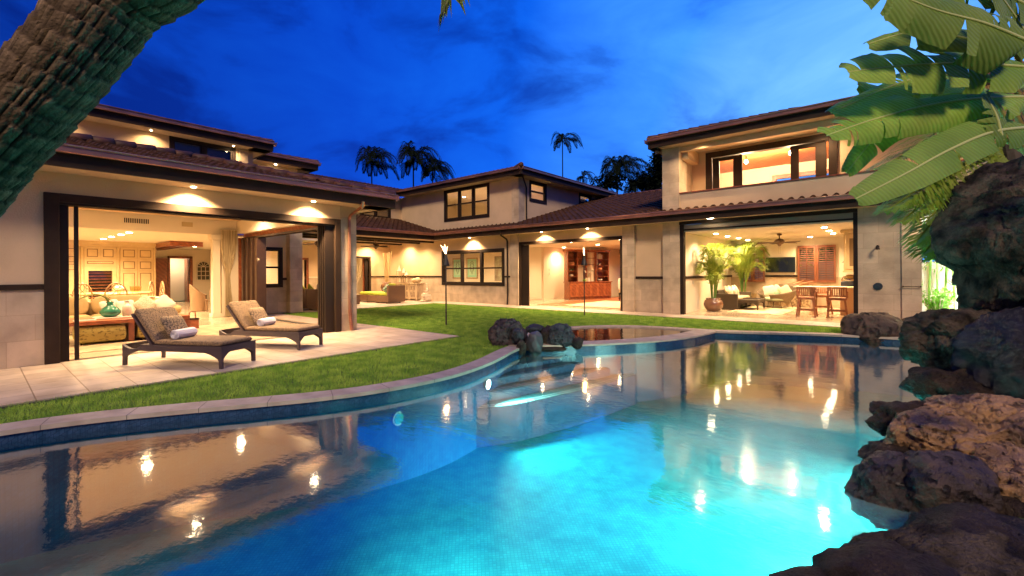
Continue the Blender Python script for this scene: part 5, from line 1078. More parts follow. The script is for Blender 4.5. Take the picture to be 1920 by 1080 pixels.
for a, b_ in zip(ys[:-1], ys[1:]): pdoor(a + .01, b_ - .01, .12, 1.75); pdoor(a + .01, b_ - .01, 1.79, 2.05, 'drawer'); pdoor(a + .01, b_ - .01, 2.08, 2.56)
pdoor(1.97, 2.6, .12, 1.75); pdoor(1.97, 2.6, 1.79, 2.05, 'drawer'); pdoor(1.97, 2.6, 2.08, 2.56)
for y in (2.68, 3.76, 4.95): MB().lathe([(.05, 0), (.05, .1), (.035, .14), (.035, 1.2), (.045, 1.4), (.035, 1.6), (.035, 2.45), (.055, 2.52), (.055, 2.58)], (.0, y, 0), 12).build('pilaster', CAB, t, smooth=True)
pdoor(2.76, 3.22, 2.1, 2.56); pdoor(3.23, 3.69, 2.1, 2.56); pdoor(2.76, 3.69, 1.82, 2.07, 'drawer')
fr = MB().box(-.03, .0, 2.76, 2.87, .1, 1.78).box(-.03, .0, 3.58, 3.69, .1, 1.78).box(-.03, .0, 2.87, 3.58, 1.62, 1.78).box(-.03, 0, 2.87, 3.58, .1, .5).build('fridge_frame', CAB, t)
MB().box(-.6, -.22, 2.872, 3.578, .502, 1.618).build('fridge_inside', M('fridge_dark', (.03, .018, .012), .4), t)
for k in range(9): MB().box(-.2, -.05, 2.88, 3.57, .56 + k * .12, .585 + k * .12).build('shelf', REDL, t)
MB().box(-.05, -.045, 2.87, 3.58, .5, 1.62).build('fridge_glass', GLASS, t); MB().tube([(.05, 2.81, .75), (.05, 2.81, 1.25)], .012, 8).build('handle', M('steel_knob'), t)
for y0, y1 in ((3.84, 4.36), (4.38, 4.90)): pdoor(y0, y1, .1, 1.6); pdoor(y0, y1, 1.63, 2.08); pdoor(y0, y1, 2.11, 2.56)
WHT = M('white_frame', (.7, .62, .48), .6)
t = thing('arched_mirror', 'small arched mirror with cream muntins on the far wall', 'mirror', (-28.58, 8.0, 1.15)); r_ = .3
MB().prism([(-.0, -.3), (.02, -.3), (.02, .3), (0, .3)], 0, .72).build('glass_panel', M('dark_mirror', (.12, .07, .04), .15, (.05, .06, .04), 6), t)
pts = [(.03, -r_, 0), (.03, -r_, .72)] + [(.03, -r_ * math.cos(a), .72 + r_ * math.sin(a)) for a in np.linspace(0, math.pi, 12)[1:-1]] + [(.03, r_, .72), (.03, r_, 0), (.03, -r_, 0)]
fm_ = MB().tube(pts, .03, 6)
for y in (-.1, .1): fm_.tube([(.03, y, 0), (.03, y, .72)], .015, 6)
for z in (.24, .48, .72): fm_.tube([(.03, -r_, z), (.03, r_, z)], .015, 6)
for a in np.linspace(0, math.pi, 6)[1:-1]: fm_.tube([(.03, 0, .72), (.03, -r_ * math.cos(a), .72 + r_ * math.sin(a))], .012, 6)
fm_.build('frame', WHT, t); MB().add([(.012, 0, .72)] + [(.012, -r_ * math.cos(a), .72 + r_ * math.sin(a)) for a in np.linspace(0, math.pi, 12)], [(0, i, i + 1) for i in range(1, 12)]).build('glass_panel', M('dark_mirror'), t)
# dining table and rattan chairs
RAT = M('rattan', (.32, .18, .07), .5, (.22, .12, .05), 9); WICK = M('light_wicker', (.42, .26, .14), .7, pat='weave', pscale=22)
t = thing('dining_table', 'round light wood dining table behind the sofa', 'dining table', (-20.0, 3.0, 0)); MB().lathe([(1.0, .80), (1.05, .83), (1.05, .85), (1.0, .86)], n=32).build('top', M('honey_wood', (.50, .33, .15), .25), t); MB().lathe([(.4, 0), (.4, .05), (.14, .12), (.12, .7), (.3, .8)], n=20).build('pedestal', RAT, t, smooth=True)
def rchair(loc, rz, label):
    t = thing('rattan_chair', label, 'chair', loc, rz, 'rattan chairs round the dining table')
    MB().soft((0, 0, .62), (.5, .5, .08), .3).build('seat', M('seat_cream', (.6, .48, .3), .9), t, smooth=True)
    for sx in (-1, 1):
        for sy in (-1, 1): MB().tube([(sx * .22, sy * .22, 0), (sx * .2, sy * .2, .6)], .02, 6).build('leg', RAT, t)
    b_ = MB(); arc = [(-.23, .27 * math.cos(a), .78 + .42 * math.sin(a)) for a in np.linspace(0, math.pi, 14)]; b_.tube([(-.2, .24, .58)] + arc + [(-.2, -.24, .58)], .02, 7)
    for s in (-1, 1): b_.tube([(-.23, s * .22, .72), (-.23, 0, .95), (-.23, s * .14, 1.15)], .012, 5); b_.tube([(-.23, s * .24, .95), (-.23, s * .08, 1.08), (-.23, 0, 1.19)], .012, 5); b_.tube([(-.23, s * .26, .85), (-.23, 0, .74)], .012, 5)
    b_.build('backrest', RAT, t)
rchair((-18.95, 2.0, 0), math.pi + .5, 'rattan chair seen behind the left half of the sofa'); rchair((-18.75, 2.85, 0), math.pi, 'rattan chair seen behind the green vase'); rchair((-20.2, 4.15, 0), -math.pi / 2, 'rattan chair at the right of the dining table nearer the lawn'); rchair((-21.0, 4.0, 0), -math.pi / 2 - .5, 'rattan chair at the right of the dining table nearer the cabinets')
t = thing('glass_bowl', 'clear glass bowl on the dining table', 'bowl', (-19.5, 3.5, .86)); MB().lathe([(.06, 0), (.14, .05), (.16, .2), (.15, .21), (.13, .06)], n=18).build('bowl', glass('bowl_glass', (.9, .85, .7), 1.6), t, smooth=True)
t = thing('flower_bowl', 'white hydrangea in a small glass on the dining table', 'flower', (-19.6, 3.1, .86)); MB().lathe([(.05, 0), (.06, .08), (.055, .1)], n=12).build('cup', glass('bowl_glass'), t); MB().soft((0, 0, .15), (.24, .24, .18), .8).build('bloom', M('white_bloom', (.8, .75, .6), .9, bump=1, bscale=60), t, smooth=True)
def tubchair(loc, rz, label):
    t = thing('wicker_armchair', label, 'armchair', loc, rz, 'light wicker tub chairs'); m = MB(); n_ = 22
    for i in range(n_):
        a0, a1 = [R(-130) + R(260) * (i + k) / n_ for k in (0, 1)]; hh = lambda a: .62 + .45 * max(0, math.cos(a * .62)) ** 2
        for (a, b_) in ((a0, a1),):
            p = lambda a, r_, z: (-r_ * math.cos(a), r_ * math.sin(a), z)
            m.add([p(a, .30, 0.02), p(b_, .30, .02), p(b_, .34, hh(b_)), p(a, .34, hh(a)), p(a, .26, .02), p(b_, .26, .02), p(b_, .29, hh(b_)), p(a, .29, hh(a))], [(0, 1, 2, 3), (4, 7, 6, 5), (3, 2, 6, 7)])
    m.build('shell', WICK, t); MB().lathe([(.28, .38), (.29, .44), (.26, .47)], n=20).build('seat', WICK, t, smooth=True); MB().box(.2, .26, -.26, .26, .02, .4).build('front_panel', WICK, t)
tubchair((-21.0, 5.75, 0), 1.2, 'light wicker tub chair left of the small table'); tubchair((-19.3, 5.95, 0), 2.7, 'light wicker tub chair partly behind the white column')
t = thing('side_table', 'small table between the wicker tub chairs', 'table', (-20.3, 6.3, 0)); MB().lathe([(.4, .7), (.4, .74)], n=24).build('top', M('honey_wood'), t); MB().tube([(0, 0, 0), (0, 0, .7)], .06, 10).build('leg', RAT, t)
CURT = M('striped_curtain', (.66, .54, .34), .9, (.36, .27, .15), 45, stretch=(1, 1, .02), lo=.45, hi=.55)
def curtain(loc, w, h, label, axis='Y', tie=.45, amp=.05):
    m = MB(); nx, nz_ = 60, 26
    for j in range(nz_ + 1):
        z = h * j / nz_; q = z / h; ww = w * (1 - .72 * math.exp(-((q - tie) / .22) ** 2)) if q < 1 else w; sh = w * .12 * math.exp(-((q - tie) / .25) ** 2)
        if q < tie: ww = w * (.28 + .25 * (1 - q / tie))
        for i in range(nx + 1):
            s = (i / nx - .5) * ww - sh * .6; d = amp * math.sin(i / nx * 2 * math.pi * 8)
            m.v.append((d, s, z) if axis == 'Y' else (s, d, z))
    for j in range(nz_):
        for i in range(nx): a = j * (nx + 1) + i; m.f.append((a, a + 1, a + nx + 2, a + nx + 1))
    return tag(m.build('curtain', CURT, smooth=True, loc=loc), label, 'curtain')
curtain((-17.35, 5.62, .02), .5, 2.95, 'tied beige striped curtain beside the white column')
curtain((-22.05, 13.2, .02), .8, 2.25, 'gathered striped curtain in the dark framed lanai doorway', tie=.3)
# ================================================================ LANAI FURNITURE
WD = M('honey_wicker', (.26, .135, .065), .6, pat='weave', pscale=20); LIME = M('lime_cushion', (.42, .46, .045), .85, (.36, .40, .04), 4); LIMES = M('leaf_print_pillow', (.10, .28, .10), .85, (.7, .72, .55), 12, lo=.48, hi=.52)
def module(par, x0, x1, y0, y1, back=None):
    MB().box(x0 + .01, x1 - .01, y0, y1, .05, .36).build('base', WD, par, bevel=.012); MB().soft(((x0 + x1) / 2, (y0 + y1) / 2, .44), (x1 - x0 - .02, y1 - y0 - .02, .17), .2).build('seat_cushion', LIME, par, smooth=True)
    for x in (x0 + .06, x1 - .06):
        for y in (y0 + .05, y1 - .05): MB().box(x - .03, x + .03, y - .03, y + .03, 0, .05).build('foot', WD, par)
t = thing('wicker_sofa', 'honey brown wicker sofa seen from behind through the side opening', 'sofa', (-18.0, 8.6, 0))
for k in range(4): module(t, -1.6 + k * .8, -.8 + k * .8, .12, .95); MB().box(-1.59 + k * .8, -.81 + k * .8, 0, .12, .05, .84).build('back', WD, t, bevel=.012)
for k, (mt, nm, lb) in enumerate(((LIME, 'throw_pillow', 'lime pillow at the left end of the lanai sofa'), (LIME, 'throw_pillow', 'lime pillow in the middle of the lanai sofa'), (M('white_pillow'), 'throw_pillow', 'white pillow on the right of the lanai sofa'))):
    pillow(nm, mt, (-18.9 + k * .75, 8.86, .80), lb, math.pi / 2, .46, 1.2, 'pillows on the lanai sofa', .75)
t = thing('wicker_chaise', 'low wicker chaise of joined modules with lime cushions and a high end', 'chaise', (-18.45, 12.75, 0))
for k in range(3): module(t, -2.55 + k * .82, -1.73 + k * .82, 0, .85)
MB().box(-.09, .05, 0, 1.0, .05, .86).build('back', WD, t, bevel=.012); MB().box(-.6, -.09, .86, 1.0, .05, .84).build('back', WD, t, bevel=.012)
pillow('throw_pillow', LIME, (-18.95, 13.3, .74), 'large plain lime pillow on the chaise', math.pi, .5, 1.25, 'pillows on the chaise', .1)
pillow('throw_pillow', LIMES, (-18.72, 12.9, .70), 'green leaf print pillow against the chaise end', math.pi, .42, 1.2, 'pillows on the chaise', .75)
t = thing('wicker_table', 'wicker side table partly hidden behind the corner column', 'table', (-19.0, 11.1, 0)); MB().box(-.35, .35, -.3, .3, .05, .45).build('base', WD, t, bevel=.02); MB().box(-.38, .38, -.33, .33, .45, .48).build('top', WD, t)
DW = M('distressed_wood', (.52, .38, .22), .85, (.20, .12, .06), 10, bump=.4, bscale=30, lo=.5, hi=.75, stretch=(1, 1, .3))
t = thing('console_cabinet', 'distressed pale wood console cabinet against the lanai wall', 'cabinet', (-19.85, 15.08, 0))
MB().box(-.95, .95, -.22, .22, .10, .88).build('carcass', DW, t); MB().box(-1.0, 1.0, -.26, .25, .88, .93).build('top', DW, t, bevel=.008)
for x in (-.92, -.3, .3, .92): MB().box(x - .04, x + .04, -.245, -.2, 0, .88).build('post', DW, t)
for x0 in (-.87, -.25, .37):
    o = MB().box(x0 + .01, x0 + .49, -.235, -.22, .14, .84).build('door', DW, t); MB().box(x0 + .06, x0 + .22, -.24, -.235, .2, .48).box(x0 + .28, x0 + .44, -.24, -.235, .2, .48).box(x0 + .06, x0 + .22, -.24, -.235, .56, .8).box(x0 + .28, x0 + .44, -.24, -.235, .56, .8).build('door_panel', M('dark_carved_panel', (.15, .09, .05), .8, (.4, .28, .16), 20), o)
LG_ = M('lantern_metal', (.25, .18, .12), .4, metal=.6)
def lant(x, y, h, label):
    t = thing('metal_lantern', label, 'lantern', (x, y, .93), group='metal lanterns on the console'); w = .11; f = MB().box(-w, w, -w, w, 0, .03).box(-w, w, -w, w, h * .62, h * .62 + .02)
    for sx in (-1, 1):
        for sy in (-1, 1): f.beam((sx * (w - .01), sy * (w - .01), .03), (sx * (w - .01), sy * (w - .01), h * .62), .014, .014)
    f.build('frame', LG_, t); MB().lathe([(.14, h * .64), (.10, h * .72), (.05, h * .84), (.02, h * .9), (.02, h * .95)], n=4).tube([(-.03, 0, h * .94), (0, 0, h), (.03, 0, h * .94)], .006, 5).build('roof', M('pale_metal', (.6, .52, .42), .35, metal=.4), t)
    MB().lathe([(.04, .03), (.04, .25), (.01, .27)], n=10).build('candle', M('candle_wax', (.75, .6, .4), .6), t)
lant(-20.7, 15.05, 1.0, 'tallest metal lantern on the console'); lant(-20.35, 15.1, .88, 'middle-sized metal lantern with a shiny roof'); lant(-19.98, 15.0, .65, 'shortest metal lantern nearest the gourds')
def gourd(x, y, r_, label):
    m = MB(); n1, n2 = 10, 20
    for i in range(n1 + 1):
        a = -math.pi / 2 + math.pi * i / n1
        for j in range(n2): b_ = 2 * math.pi * j / n2; k = r_ * (1 + .06 * math.cos(b_ * 8)); m.v.append((k * math.cos(a) * math.cos(b_), k * math.cos(a) * math.sin(b_), r_ * .85 + r_ * .85 * math.sin(a)))
    for i in range(n1):
        for j in range(n2): m.f.append((i * n2 + j, i * n2 + (j + 1) % n2, (i + 1) * n2 + (j + 1) % n2, (i + 1) * n2 + j))
    t = thing('gourd', label, 'gourd', (x, y, .93), group='gourds on the console'); m.build('body', M('gourd_skin', (.55, .40, .22), .5), t, smooth=True); MB().tube([(0, 0, r_ * 1.65), (.02, 0, r_ * 1.65 + .1)], .012, 6).build('stem', DARKM, t)
gourd(-19.42, 15.08, .15, 'pale gourd nearer the lanterns'); gourd(-19.08, 15.05, .18, 'larger round gourd at the console end')
t = thing('clay_vase', 'round brown clay vase in the lanai corner', 'vase', (-21.2, 14.6, 0)); MB().lathe([(.2, 0), (.22, .05), (.2, .3), (.28, .5), (.34, .68), (.32, .82), (.22, .9), (.24, .96), (.2, .96)], n=26).build('body', M('brown_glaze', (.20, .09, .045), .25, (.12, .055, .03), 3, coat=.5), t, smooth=True)
t = thing('bamboo_poles', 'bundle of pale bamboo poles fanning out of the clay vase', 'bamboo poles', (-21.2, 14.6, .7))
for k in range(9): a = k * .7; MB().tube([(.06 * math.cos(a), .06 * math.sin(a), 0), (.3 * math.cos(a) + (k - 4) * .05, .3 * math.sin(a) + (k - 4) * .05, 1.85 + .05 * (k % 3))], .024, 7).build('pole', M('pale_bamboo', (.62, .42, .2), .5, (.5, .34, .16), 6), t)
def fan(loc, label, rz):
    t = thing('ceiling_fan', label, 'ceiling fan', loc, rz, 'ceiling fans'); F = M('fan_bronze', (.10, .055, .03), .4, metal=.5)
    MB().lathe([(.03, .3), (.08, .29), (.08, .24), (.018, .22), (.018, .12), (.1, .1), (.16, .05), (.17, -.02), (.12, -.07), (.06, -.10), (.05, -.14), (.01, -.16)][::-1], n=20).build('motor', F, t, smooth=True)
    for k in range(5):
        a = k * 2 * math.pi / 5; c, s = math.cos(a), math.sin(a); q = [(r_, w_) for r_, w_ in ((.18, -.03), (.4, -.075), (.68, -.07), (.72, 0), (.68, .07), (.4, .075), (.18, .03))]; up = .02
        vs = [(r_ * c - w_ * s, r_ * s + w_ * c, -.03 + w_ * .3 + z) for z in (0, .012) for r_, w_ in q]; MB().add(vs, [tuple(range(7))[::-1], tuple(range(7, 14))] + [(i, (i + 1) % 7, 7 + (i + 1) % 7, 7 + i) for i in range(7)]).build('blade', M('fan_blade', (.09, .045, .022), .4), t)
    for s in (-1, 1): MB().tube([(s * .03, 0, -.14), (s * .03, 0, -.42)], .003, 4).build('pull_chain', F, t)
    return t
fan((-19.2, 12.6, 2.80), 'bronze ceiling fan hanging between the lanai beams', .3); fan((-19.6, 9.9, 2.80), 'bronze ceiling fan over the lanai sofa, half hidden by the door stack', .1); fan((-2.97, 18.5, 2.5), 'bronze ceiling fan above the outdoor bar room', .9)
# seated stone statue: one continuous skinned body
def statue():
    t = thing('buddha_statue', 'cream stone seated Buddha statue beside the console', 'statue', (-18.15, 14.92, 0), -.55)
    V = [(0, 0, .40), (0, -.01, .52), (0, -.01, .62), (0, -.015, .70), (0, -.02, .77), (0, -.02, .84), (.10, 0, .61), (.17, -.06, .52), (.12, -.16, .47), (-.10, 0, .61), (-.22, -.05, .53), (-.26, -.18, .56),
         (.09, -.02, .38), (.15, -.2, .38), (.03, -.24, .30), (-.09, -.02, .38), (-.15, -.22, .40), (-.13, -.22, .18), (-.13, -.28, .08)]
    E_ = [(0, 1), (1, 2), (2, 3), (3, 4), (4, 5), (2, 6), (6, 7), (7, 8), (2, 9), (9, 10), (10, 11), (0, 12), (12, 13), (13, 14), (0, 15), (15, 16), (16, 17), (17, 18)]
    rad = [.10, .085, .085, .032, .055, .045, .04, .032, .022, .04, .032, .02, .06, .05, .035, .06, .05, .04, .03]
    me = bpy.data.meshes.new('body'); me.from_pydata(V, E_, []); o = bpy.data.objects.new('body', me); COL.objects.link(o); o.parent = t; me.materials.append(M('cream_stone', (.68, .54, .36), .7, (.58, .45, .3), 10, bump=.4, bscale=60))
    sk = o.modifiers.new('skin', 'SKIN'); sk.use_smooth_shade = True
    for i, r_ in enumerate(rad): me.skin_vertices[0].data[i].radius = (r_, r_ * .9)
    me.skin_vertices[0].data[0].use_root = True; o.modifiers.new('sub', 'SUBSURF').render_levels = 2; o.modifiers['sub'].levels = 2
    ST = M('cream_stone'); MB().lathe([(.03, 0), (.045, .01), (.03, .05), (.012, .07)], (0, -.02, .86), 12).build('hair_knot', ST, t, smooth=True)
    m = MB().soft((0, .02, .19), (.46, .40, .38), .5); m.build('rock_seat', M('cream_rock', (.62, .48, .31), .8, (.45, .34, .22), 9, bump=.9, bscale=20), t, smooth=True)
    MB().soft((0, -.14, .30), (.36, .30, .16), .6).soft((-.04, -.2, .15), (.26, .18, .26), .6).build('robe', ST, t, smooth=True)
    MB().soft((-.02, -.22, .04), (.5, .3, .08), .6).build('base', ST, t, smooth=True)
statue()
# ================================================================ CORRIDOR AND BAR ROOM
def framed(loc, w, h, label, mat, fmat, name='framed_picture', axis='Y', mot=None, cat='picture', grp=None):
    t = thing(name, label, cat, loc, 0 if axis == 'Y' else math.pi / 2, grp)
    MB().box(-w / 2, w / 2, -.03, 0, -h / 2, -h / 2 + .05).box(-w / 2, w / 2, -.03, 0, h / 2 - .05, h / 2).box(-w / 2, -w / 2 + .05, -.03, 0, -h / 2 + .05, h / 2 - .05).box(w / 2 - .05, w / 2, -.03, 0, -h / 2 + .05, h / 2 - .05).build('frame', fmat, t)
    MB().box(-w / 2 + .05, w / 2 - .05, -.012, -.002, -h / 2 + .05, h / 2 - .05).build('picture', mat, t); return t
GRN = M('green_paper', (.30, .62, .42), .8); LFD = M('leaf_cutout', (.12, .20, .10), .8, (.05, .10, .05), 9)
for x, l in ((-20.6, 'green framed fern print at the left of the corridor'), (-19.35, 'green framed fern print in the middle window')):
    t = framed((x, 19.39, 1.74), .92, 1.26, l, M('cream_mat', (.62, .48, .3), .8), M('brass_frame', (.35, .24, .12), .4), grp='green fern prints')
    m = MB().box(-.38, .38, -.016, -.012, .42, .55).box(-.38, .38, -.016, -.012, -.55, -.42).box(-.38, -.28, -.016, -.012, -.42, .42).box(.28, .38, -.016, -.012, -.42, .42)
    m.build('border', GRN, t); m = MB()
    for k in range(9):
        z = -.38 + k * .09; L_ = .24 * math.sin(math.pi * (k + 1) / 10.5)
        for s in (-1, 1): m.add([(0, -.018, z), (s * L_ * .5, -.018, z + .10), (s * L_, -.018, z + .12), (s * L_ * .55, -.018, z + .04)], [(0, 1, 2, 3)])
    m.build('fern', LFD, t); MB().box(-.28, .28, -.0155, -.0125, -.42, .42).build('ground', M('pale_green_paper', (.42, .66, .44), .8), t)
framed((-17.2, 19.39, 1.7), .6, 1.42, 'tall muted seascape canvas at the right of the corridor', M('seascape_canvas', (.40, .44, .30), .7, (.22, .16, .10), 3, detail=8), M('canvas_edge', (.3, .25, .18), .8), 'canvas_painting')
t = framed((-15.6, 19.39, 1.82), .5, 1.46, 'narrow canvas painting of turquoise sea and pale sky', M('blue_canvas', (.03, .42, .55), .6, (.35, .55, .65), 2, stretch=(1, 1, 3)), M('canvas_edge'), 'canvas_painting')
for z in (1.62, 1.38): tag(MB().box(-14.098, -14.08, 20.0, 20.1, z - .06, z + .06).build('wall_switch', M('switch_plate', (.62, .58, .5), .5)), 'upper wall keypad beside the bar cabinet' if z > 1.5 else 'lower wall thermostat beside the bar cabinet', 'switch')
t = thing('bar_cabinet', 'mahogany bar cabinet with open shelves over panelled doors', 'cabinet', (-12.3, 21.35, 0), math.atan2(2.13, 1.16)); W2 = 1.3
MB().box(-W2, W2, .05, .6, 0, .12).build('plinth', REDW, t); MB().box(-W2, W2, 0, .6, .12, .90).build('base', REDW, t); MB().box(-W2 - .05, W2 + .05, -.05, .6, .90, .95).build('counter', REDW, t, bevel=.006)
for k in range(6): x = -W2 + .04 + k * .425; o = MB().box(x, x + .41, -.02, 0, .16, .86).build('door', REDL, t); MB().box(x + .06, x + .35, -.026, -.02, .22, .80).build('door_panel', REDW, o)
sh = MB().box(-W2, W2, .55, .6, .95, 2.6)
for x in (-W2, -.72, -.15, .45, W2 - .05): sh.box(x, x + .05, .2, .55, .95, 2.55)
sh.box(-W2 - .05, W2 + .05, .14, .6, 2.55, 2.68)
for z in (1.2, 1.5, 1.8, 2.15): sh.box(-W2 + .05, -.72, .2, .55, z, z + .03).box(.5, W2 - .05, .2, .55, z, z + .03)
sh.box(-.67, .45, .2, .55, 1.85, 1.88).box(-.67, .45, .2, .55, 2.2, 2.23); sh.build('shelves', REDW, t)
MB().box(-.67, -.15, .53, .548, .95, 1.85).build('back_panel', STUC_IN, t)
Mb = Matrix.Translation((-12.3, 21.35, 0)) @ Matrix.Rotation(math.atan2(2.13, 1.16), 4, 'Z')
def onbar(x, y, z): return Mb @ Vector((x, y, z))
tag(MB().soft((0, 0, .09), (.4, .22, .18), .6).build('clay_bowl', M('salmon_clay', (.55, .25, .13), .7), smooth=True, loc=onbar(-1.0, .36, 1.83)), 'wide salmon clay bowl on the left shelf', 'bowl')
tag(MB().lathe([(.08, 0), (.13, .06), (.14, .14), (.11, .18)], n=16).build('clay_bowl', M('salmon_clay'), smooth=True, loc=onbar(.8, .36, 1.53)), 'small salmon clay pot on the right shelf', 'bowl')
tag(MB().lathe([(.05, 0), (.12, .06), (.14, .12), (.12, .12), (.05, .03)], n=16).build('shell_bowl', M('pearl_bowl', (.7, .66, .58), .3), smooth=True, loc=onbar(.8, .34, .955)), 'pearly bowl on the counter under the shelves', 'bowl')
tag(MB().soft((0, 0, .06), (.22, .14, .12), .8).build('shell', M('shell_white', (.7, .6, .5), .5), smooth=True, loc=onbar(-1.0, .34, 1.23)), 'pale sea shell on the left shelf', 'shell')
tag(MB().soft((0, 0, .06), (.2, .16, .12), .8).build('silver_bowl', M('silver', (.6, .58, .5), .25, metal=.8), smooth=True, loc=onbar(.75, .36, 1.83)), 'small silver bowl on the right shelf', 'bowl')
for k, x in enumerate((.62, .72, .8, .9)): tag(MB().box(-.025 - .01 * (k % 2), .025, -.08, .08, 0, .24 + .03 * (k % 3)).build('book', M('book_%s' % ('cream', 'white')[k % 2], (.7 - .1 * (k % 2), .64 - .1 * (k % 2), .5), .8), loc=onbar(x, .36, 2.181)), ('thin leftmost cream book in the top right shelf', 'second book of the four in the top right shelf', 'third book of the four in the top right shelf', 'rightmost book of the four in the top right shelf')[k], 'book', 'cream books in the bar cabinet')
t = thing('orchid_vase', 'white orchid in a square ivory pot on the bar counter', 'orchid', onbar(-.1, .15, .95)); MB().box(-.09, .09, -.09, .09, 0, .2).build('pot', M('white_ceramic'), t, bevel=.01); m = MB()
for a in (-.3, .4): m.tube([(0, 0, .2), (a * .3, 0, .5), (a * .8, -.03, .6)], .006, 5)
m.build('stem', M('stem_green', (.1, .2, .04), .5), t); m = MB(); rnd = random.Random(2)
for k in range(12): a = -.3 if k % 2 else .4; q = .4 + .6 * rnd.random(); m.soft((a * .8 * q, rnd.uniform(-.05, .03), .42 + .2 * q), (.08, .04, .08), .8, n=6)
m.build('bloom', M('white_bloom'), t, smooth=True)
tag(MB().lathe([(.07, 0), (.1, .06), (.08, .12), (.05, .13)], n=14).build('green_pot', M('lime_glaze', (.25, .45, .05), .3), smooth=True, loc=onbar(-.32, .12, .955)), 'small lime green pot beside the orchid', 'pot')
t = thing('plant_pot', 'small trailing green plant on the left bar shelf', 'plant', onbar(-1.0, .34, 1.53)); m = MB(); rnd = random.Random(5)
for _ in range(40): a = rnd.uniform(0, 6.28); d = Vector((math.cos(a), math.sin(a), rnd.uniform(-.2, .9))) * .15; s_ = Vector((-d.y, d.x, 0)) * .15; m.add([(0, 0, .05), d * .6 + s_, d, d * .6 - s_], [(0, 1, 2, 3)])
m.build('leaves', M('mid_leaf'), t); MB().lathe([(.05, 0), (.06, .06)], n=10).build('pot', M('white_ceramic'), t)
t = thing('armchair', 'carved dark wood armchair with pale cushion at the opening edge', 'armchair', (-10.0, 20.9, 0), 2.6)
MB().soft((0, 0, .46), (.62, .6, .14), .3).build('seat', M('ivory_seat', (.66, .5, .26), .8), t, smooth=True); MB().soft((0, .3, .85), (.55, .12, .6), .3).build('back_cushion', M('white_pillow'), t, smooth=True)
for sx in (-1, 1):
    for sy in (-1, 1): MB().lathe([(.03, 0), (.02, .06), (.035, .12), (.018, .2), (.035, .3), (.03, .4)], (sx * .27, sy * .26, 0), 8).build('leg', DARK, t, smooth=True)
MB().box(-.3, .3, -.29, .29, .34, .40).build('seat_frame', DARK, t)
for s in (-1, 1): MB().tube([(s * .3, .26, .7), (s * .32, -.05, .72), (s * .3, -.26, .64), (s * .29, -.26, .4)], .022, 7).build('arm', DARK, t)
tag(MB().box(-10.9, -7.9, 16.6, 20.2, .012, .024).build('rug', M('ivory_rug', (.62, .5, .32), .95)), 'plain ivory rug on the wood floor of the bar room', 'rug')
# ================================================================ OUTDOOR KITCHEN ROOM
DWK = M('dark_olive_wicker', (.085, .06, .035), .6, pat='weave', pscale=22); IV = M('ivory_cushion', (.48, .40, .25), .85); LPR = M('pale_leaf_print', (.62, .60, .45), .85, (.25, .42, .28), 9, lo=.5, hi=.56)
def potted(loc, sc, seed, pl, ql, potr=.33):
    t = thing('plant_pot', ql, 'pot', loc, group='glazed pots with palms'); MB().lathe([(.2 * sc, 0), (.3 * sc, .12), (.34 * sc, .26), (.30 * sc, .4), (.24 * sc, .44), (.27 * sc, .48), (.22 * sc, .48), (.2 * sc, .4)], n=26).build('body', M('brown_glaze'), t, smooth=True)
    q = thing('areca_palm', pl, 'palm', (loc[0], loc[1], .38), group='potted areca palms'); rnd = random.Random(seed); st = MB()
    for i in range(30):
        a = rnd.uniform(0, 6.28); h = rnd.uniform(1.0, 2.15) * sc; sp_ = rnd.uniform(.25, .78) * sc; d = Vector((math.cos(a), math.sin(a), 0)); b0 = d * .06
        if loc[0] + d.x * sp_ < -5.25: d.x = abs(d.x) * .4
        p1 = b0 + d * sp_ * .15 + Vector((0, 0, h * .45)); p2 = b0 + d * sp_ * .5 + Vector((0, 0, h * .85)); p3 = b0 + d * sp_ * 1.0 + Vector((0, 0, h * .95)); p4 = b0 + d * sp_ * 1.35 + Vector((0, 0, h * .80))
        st.tube([b0, p1], .012, 5); frond(q, [p1, p2, p3, p4], .36 * sc, M('areca_green', (.13, .22, .02), .5, (.30, .34, .05), 3, trans=.35), seed * 40 + i, 26, .012, .45)
    st.build('stems', M('stem_green'), q)
potted((-5.0 + .1, 17.35, 0), 1.0, 1, 'large areca palm nearest the glass wall edge', 'brown glazed pot nearest the lawn edge'); potted((-4.75, 21.1, 0), 1.12, 2, 'areca palm in the corner behind the wicker loveseat', 'brown pot behind the wicker loveseat')
lamp('palm_spot', (-4.2, 17.3, 2.7), 60, (-.5, .1, -1), 100, 1)  # bare spot aimed down at the potted palm, no fixture
t = thing('wicker_loveseat', 'dark wicker loveseat with ivory cushions along the left wall', 'sofa', (-4.75, 19.5, 0))
MB().box(-.4, .42, -1.0, 1.0, .08, .34).build('base', DWK, t, bevel=.02); MB().box(-.44, -.3, -1.0, 1.0, .3, .72).build('back', DWK, t, bevel=.02)
for s in (-1, 1): MB().box(-.4, .42, s * 1.06 - .07, s * 1.06 + .07, .0, .60).build('arm', DWK, t, bevel=.02)
for s in (-1, 1): MB().soft((.05, s * .49, .40), (.74, .96, .15), .2).build('seat_cushion', IV, t, smooth=True)
for k, (y, mt, l) in enumerate(((18.85, IV, 'ivory pillow at the near arm of the loveseat'), (19.3, LPR, 'leaf print pillow in the middle of the loveseat'), (19.85, M('white_pillow'), 'white pillow on the loveseat'), (20.2, LPR, 'leaf print pillow at the far end of the loveseat'))): pillow('throw_pillow', mt, (-4.8, y, .66), l, .1, .42, 1.2, 'pillows on the loveseat', .7)
t = thing('coffee_table', 'dark wicker coffee table with curved apron on the pale rug', 'coffee table', (-4.0, 19.1, 0))
MB().box(-.36, .36, -.62, .62, .34, .40).build('top', DWK, t, bevel=.01)
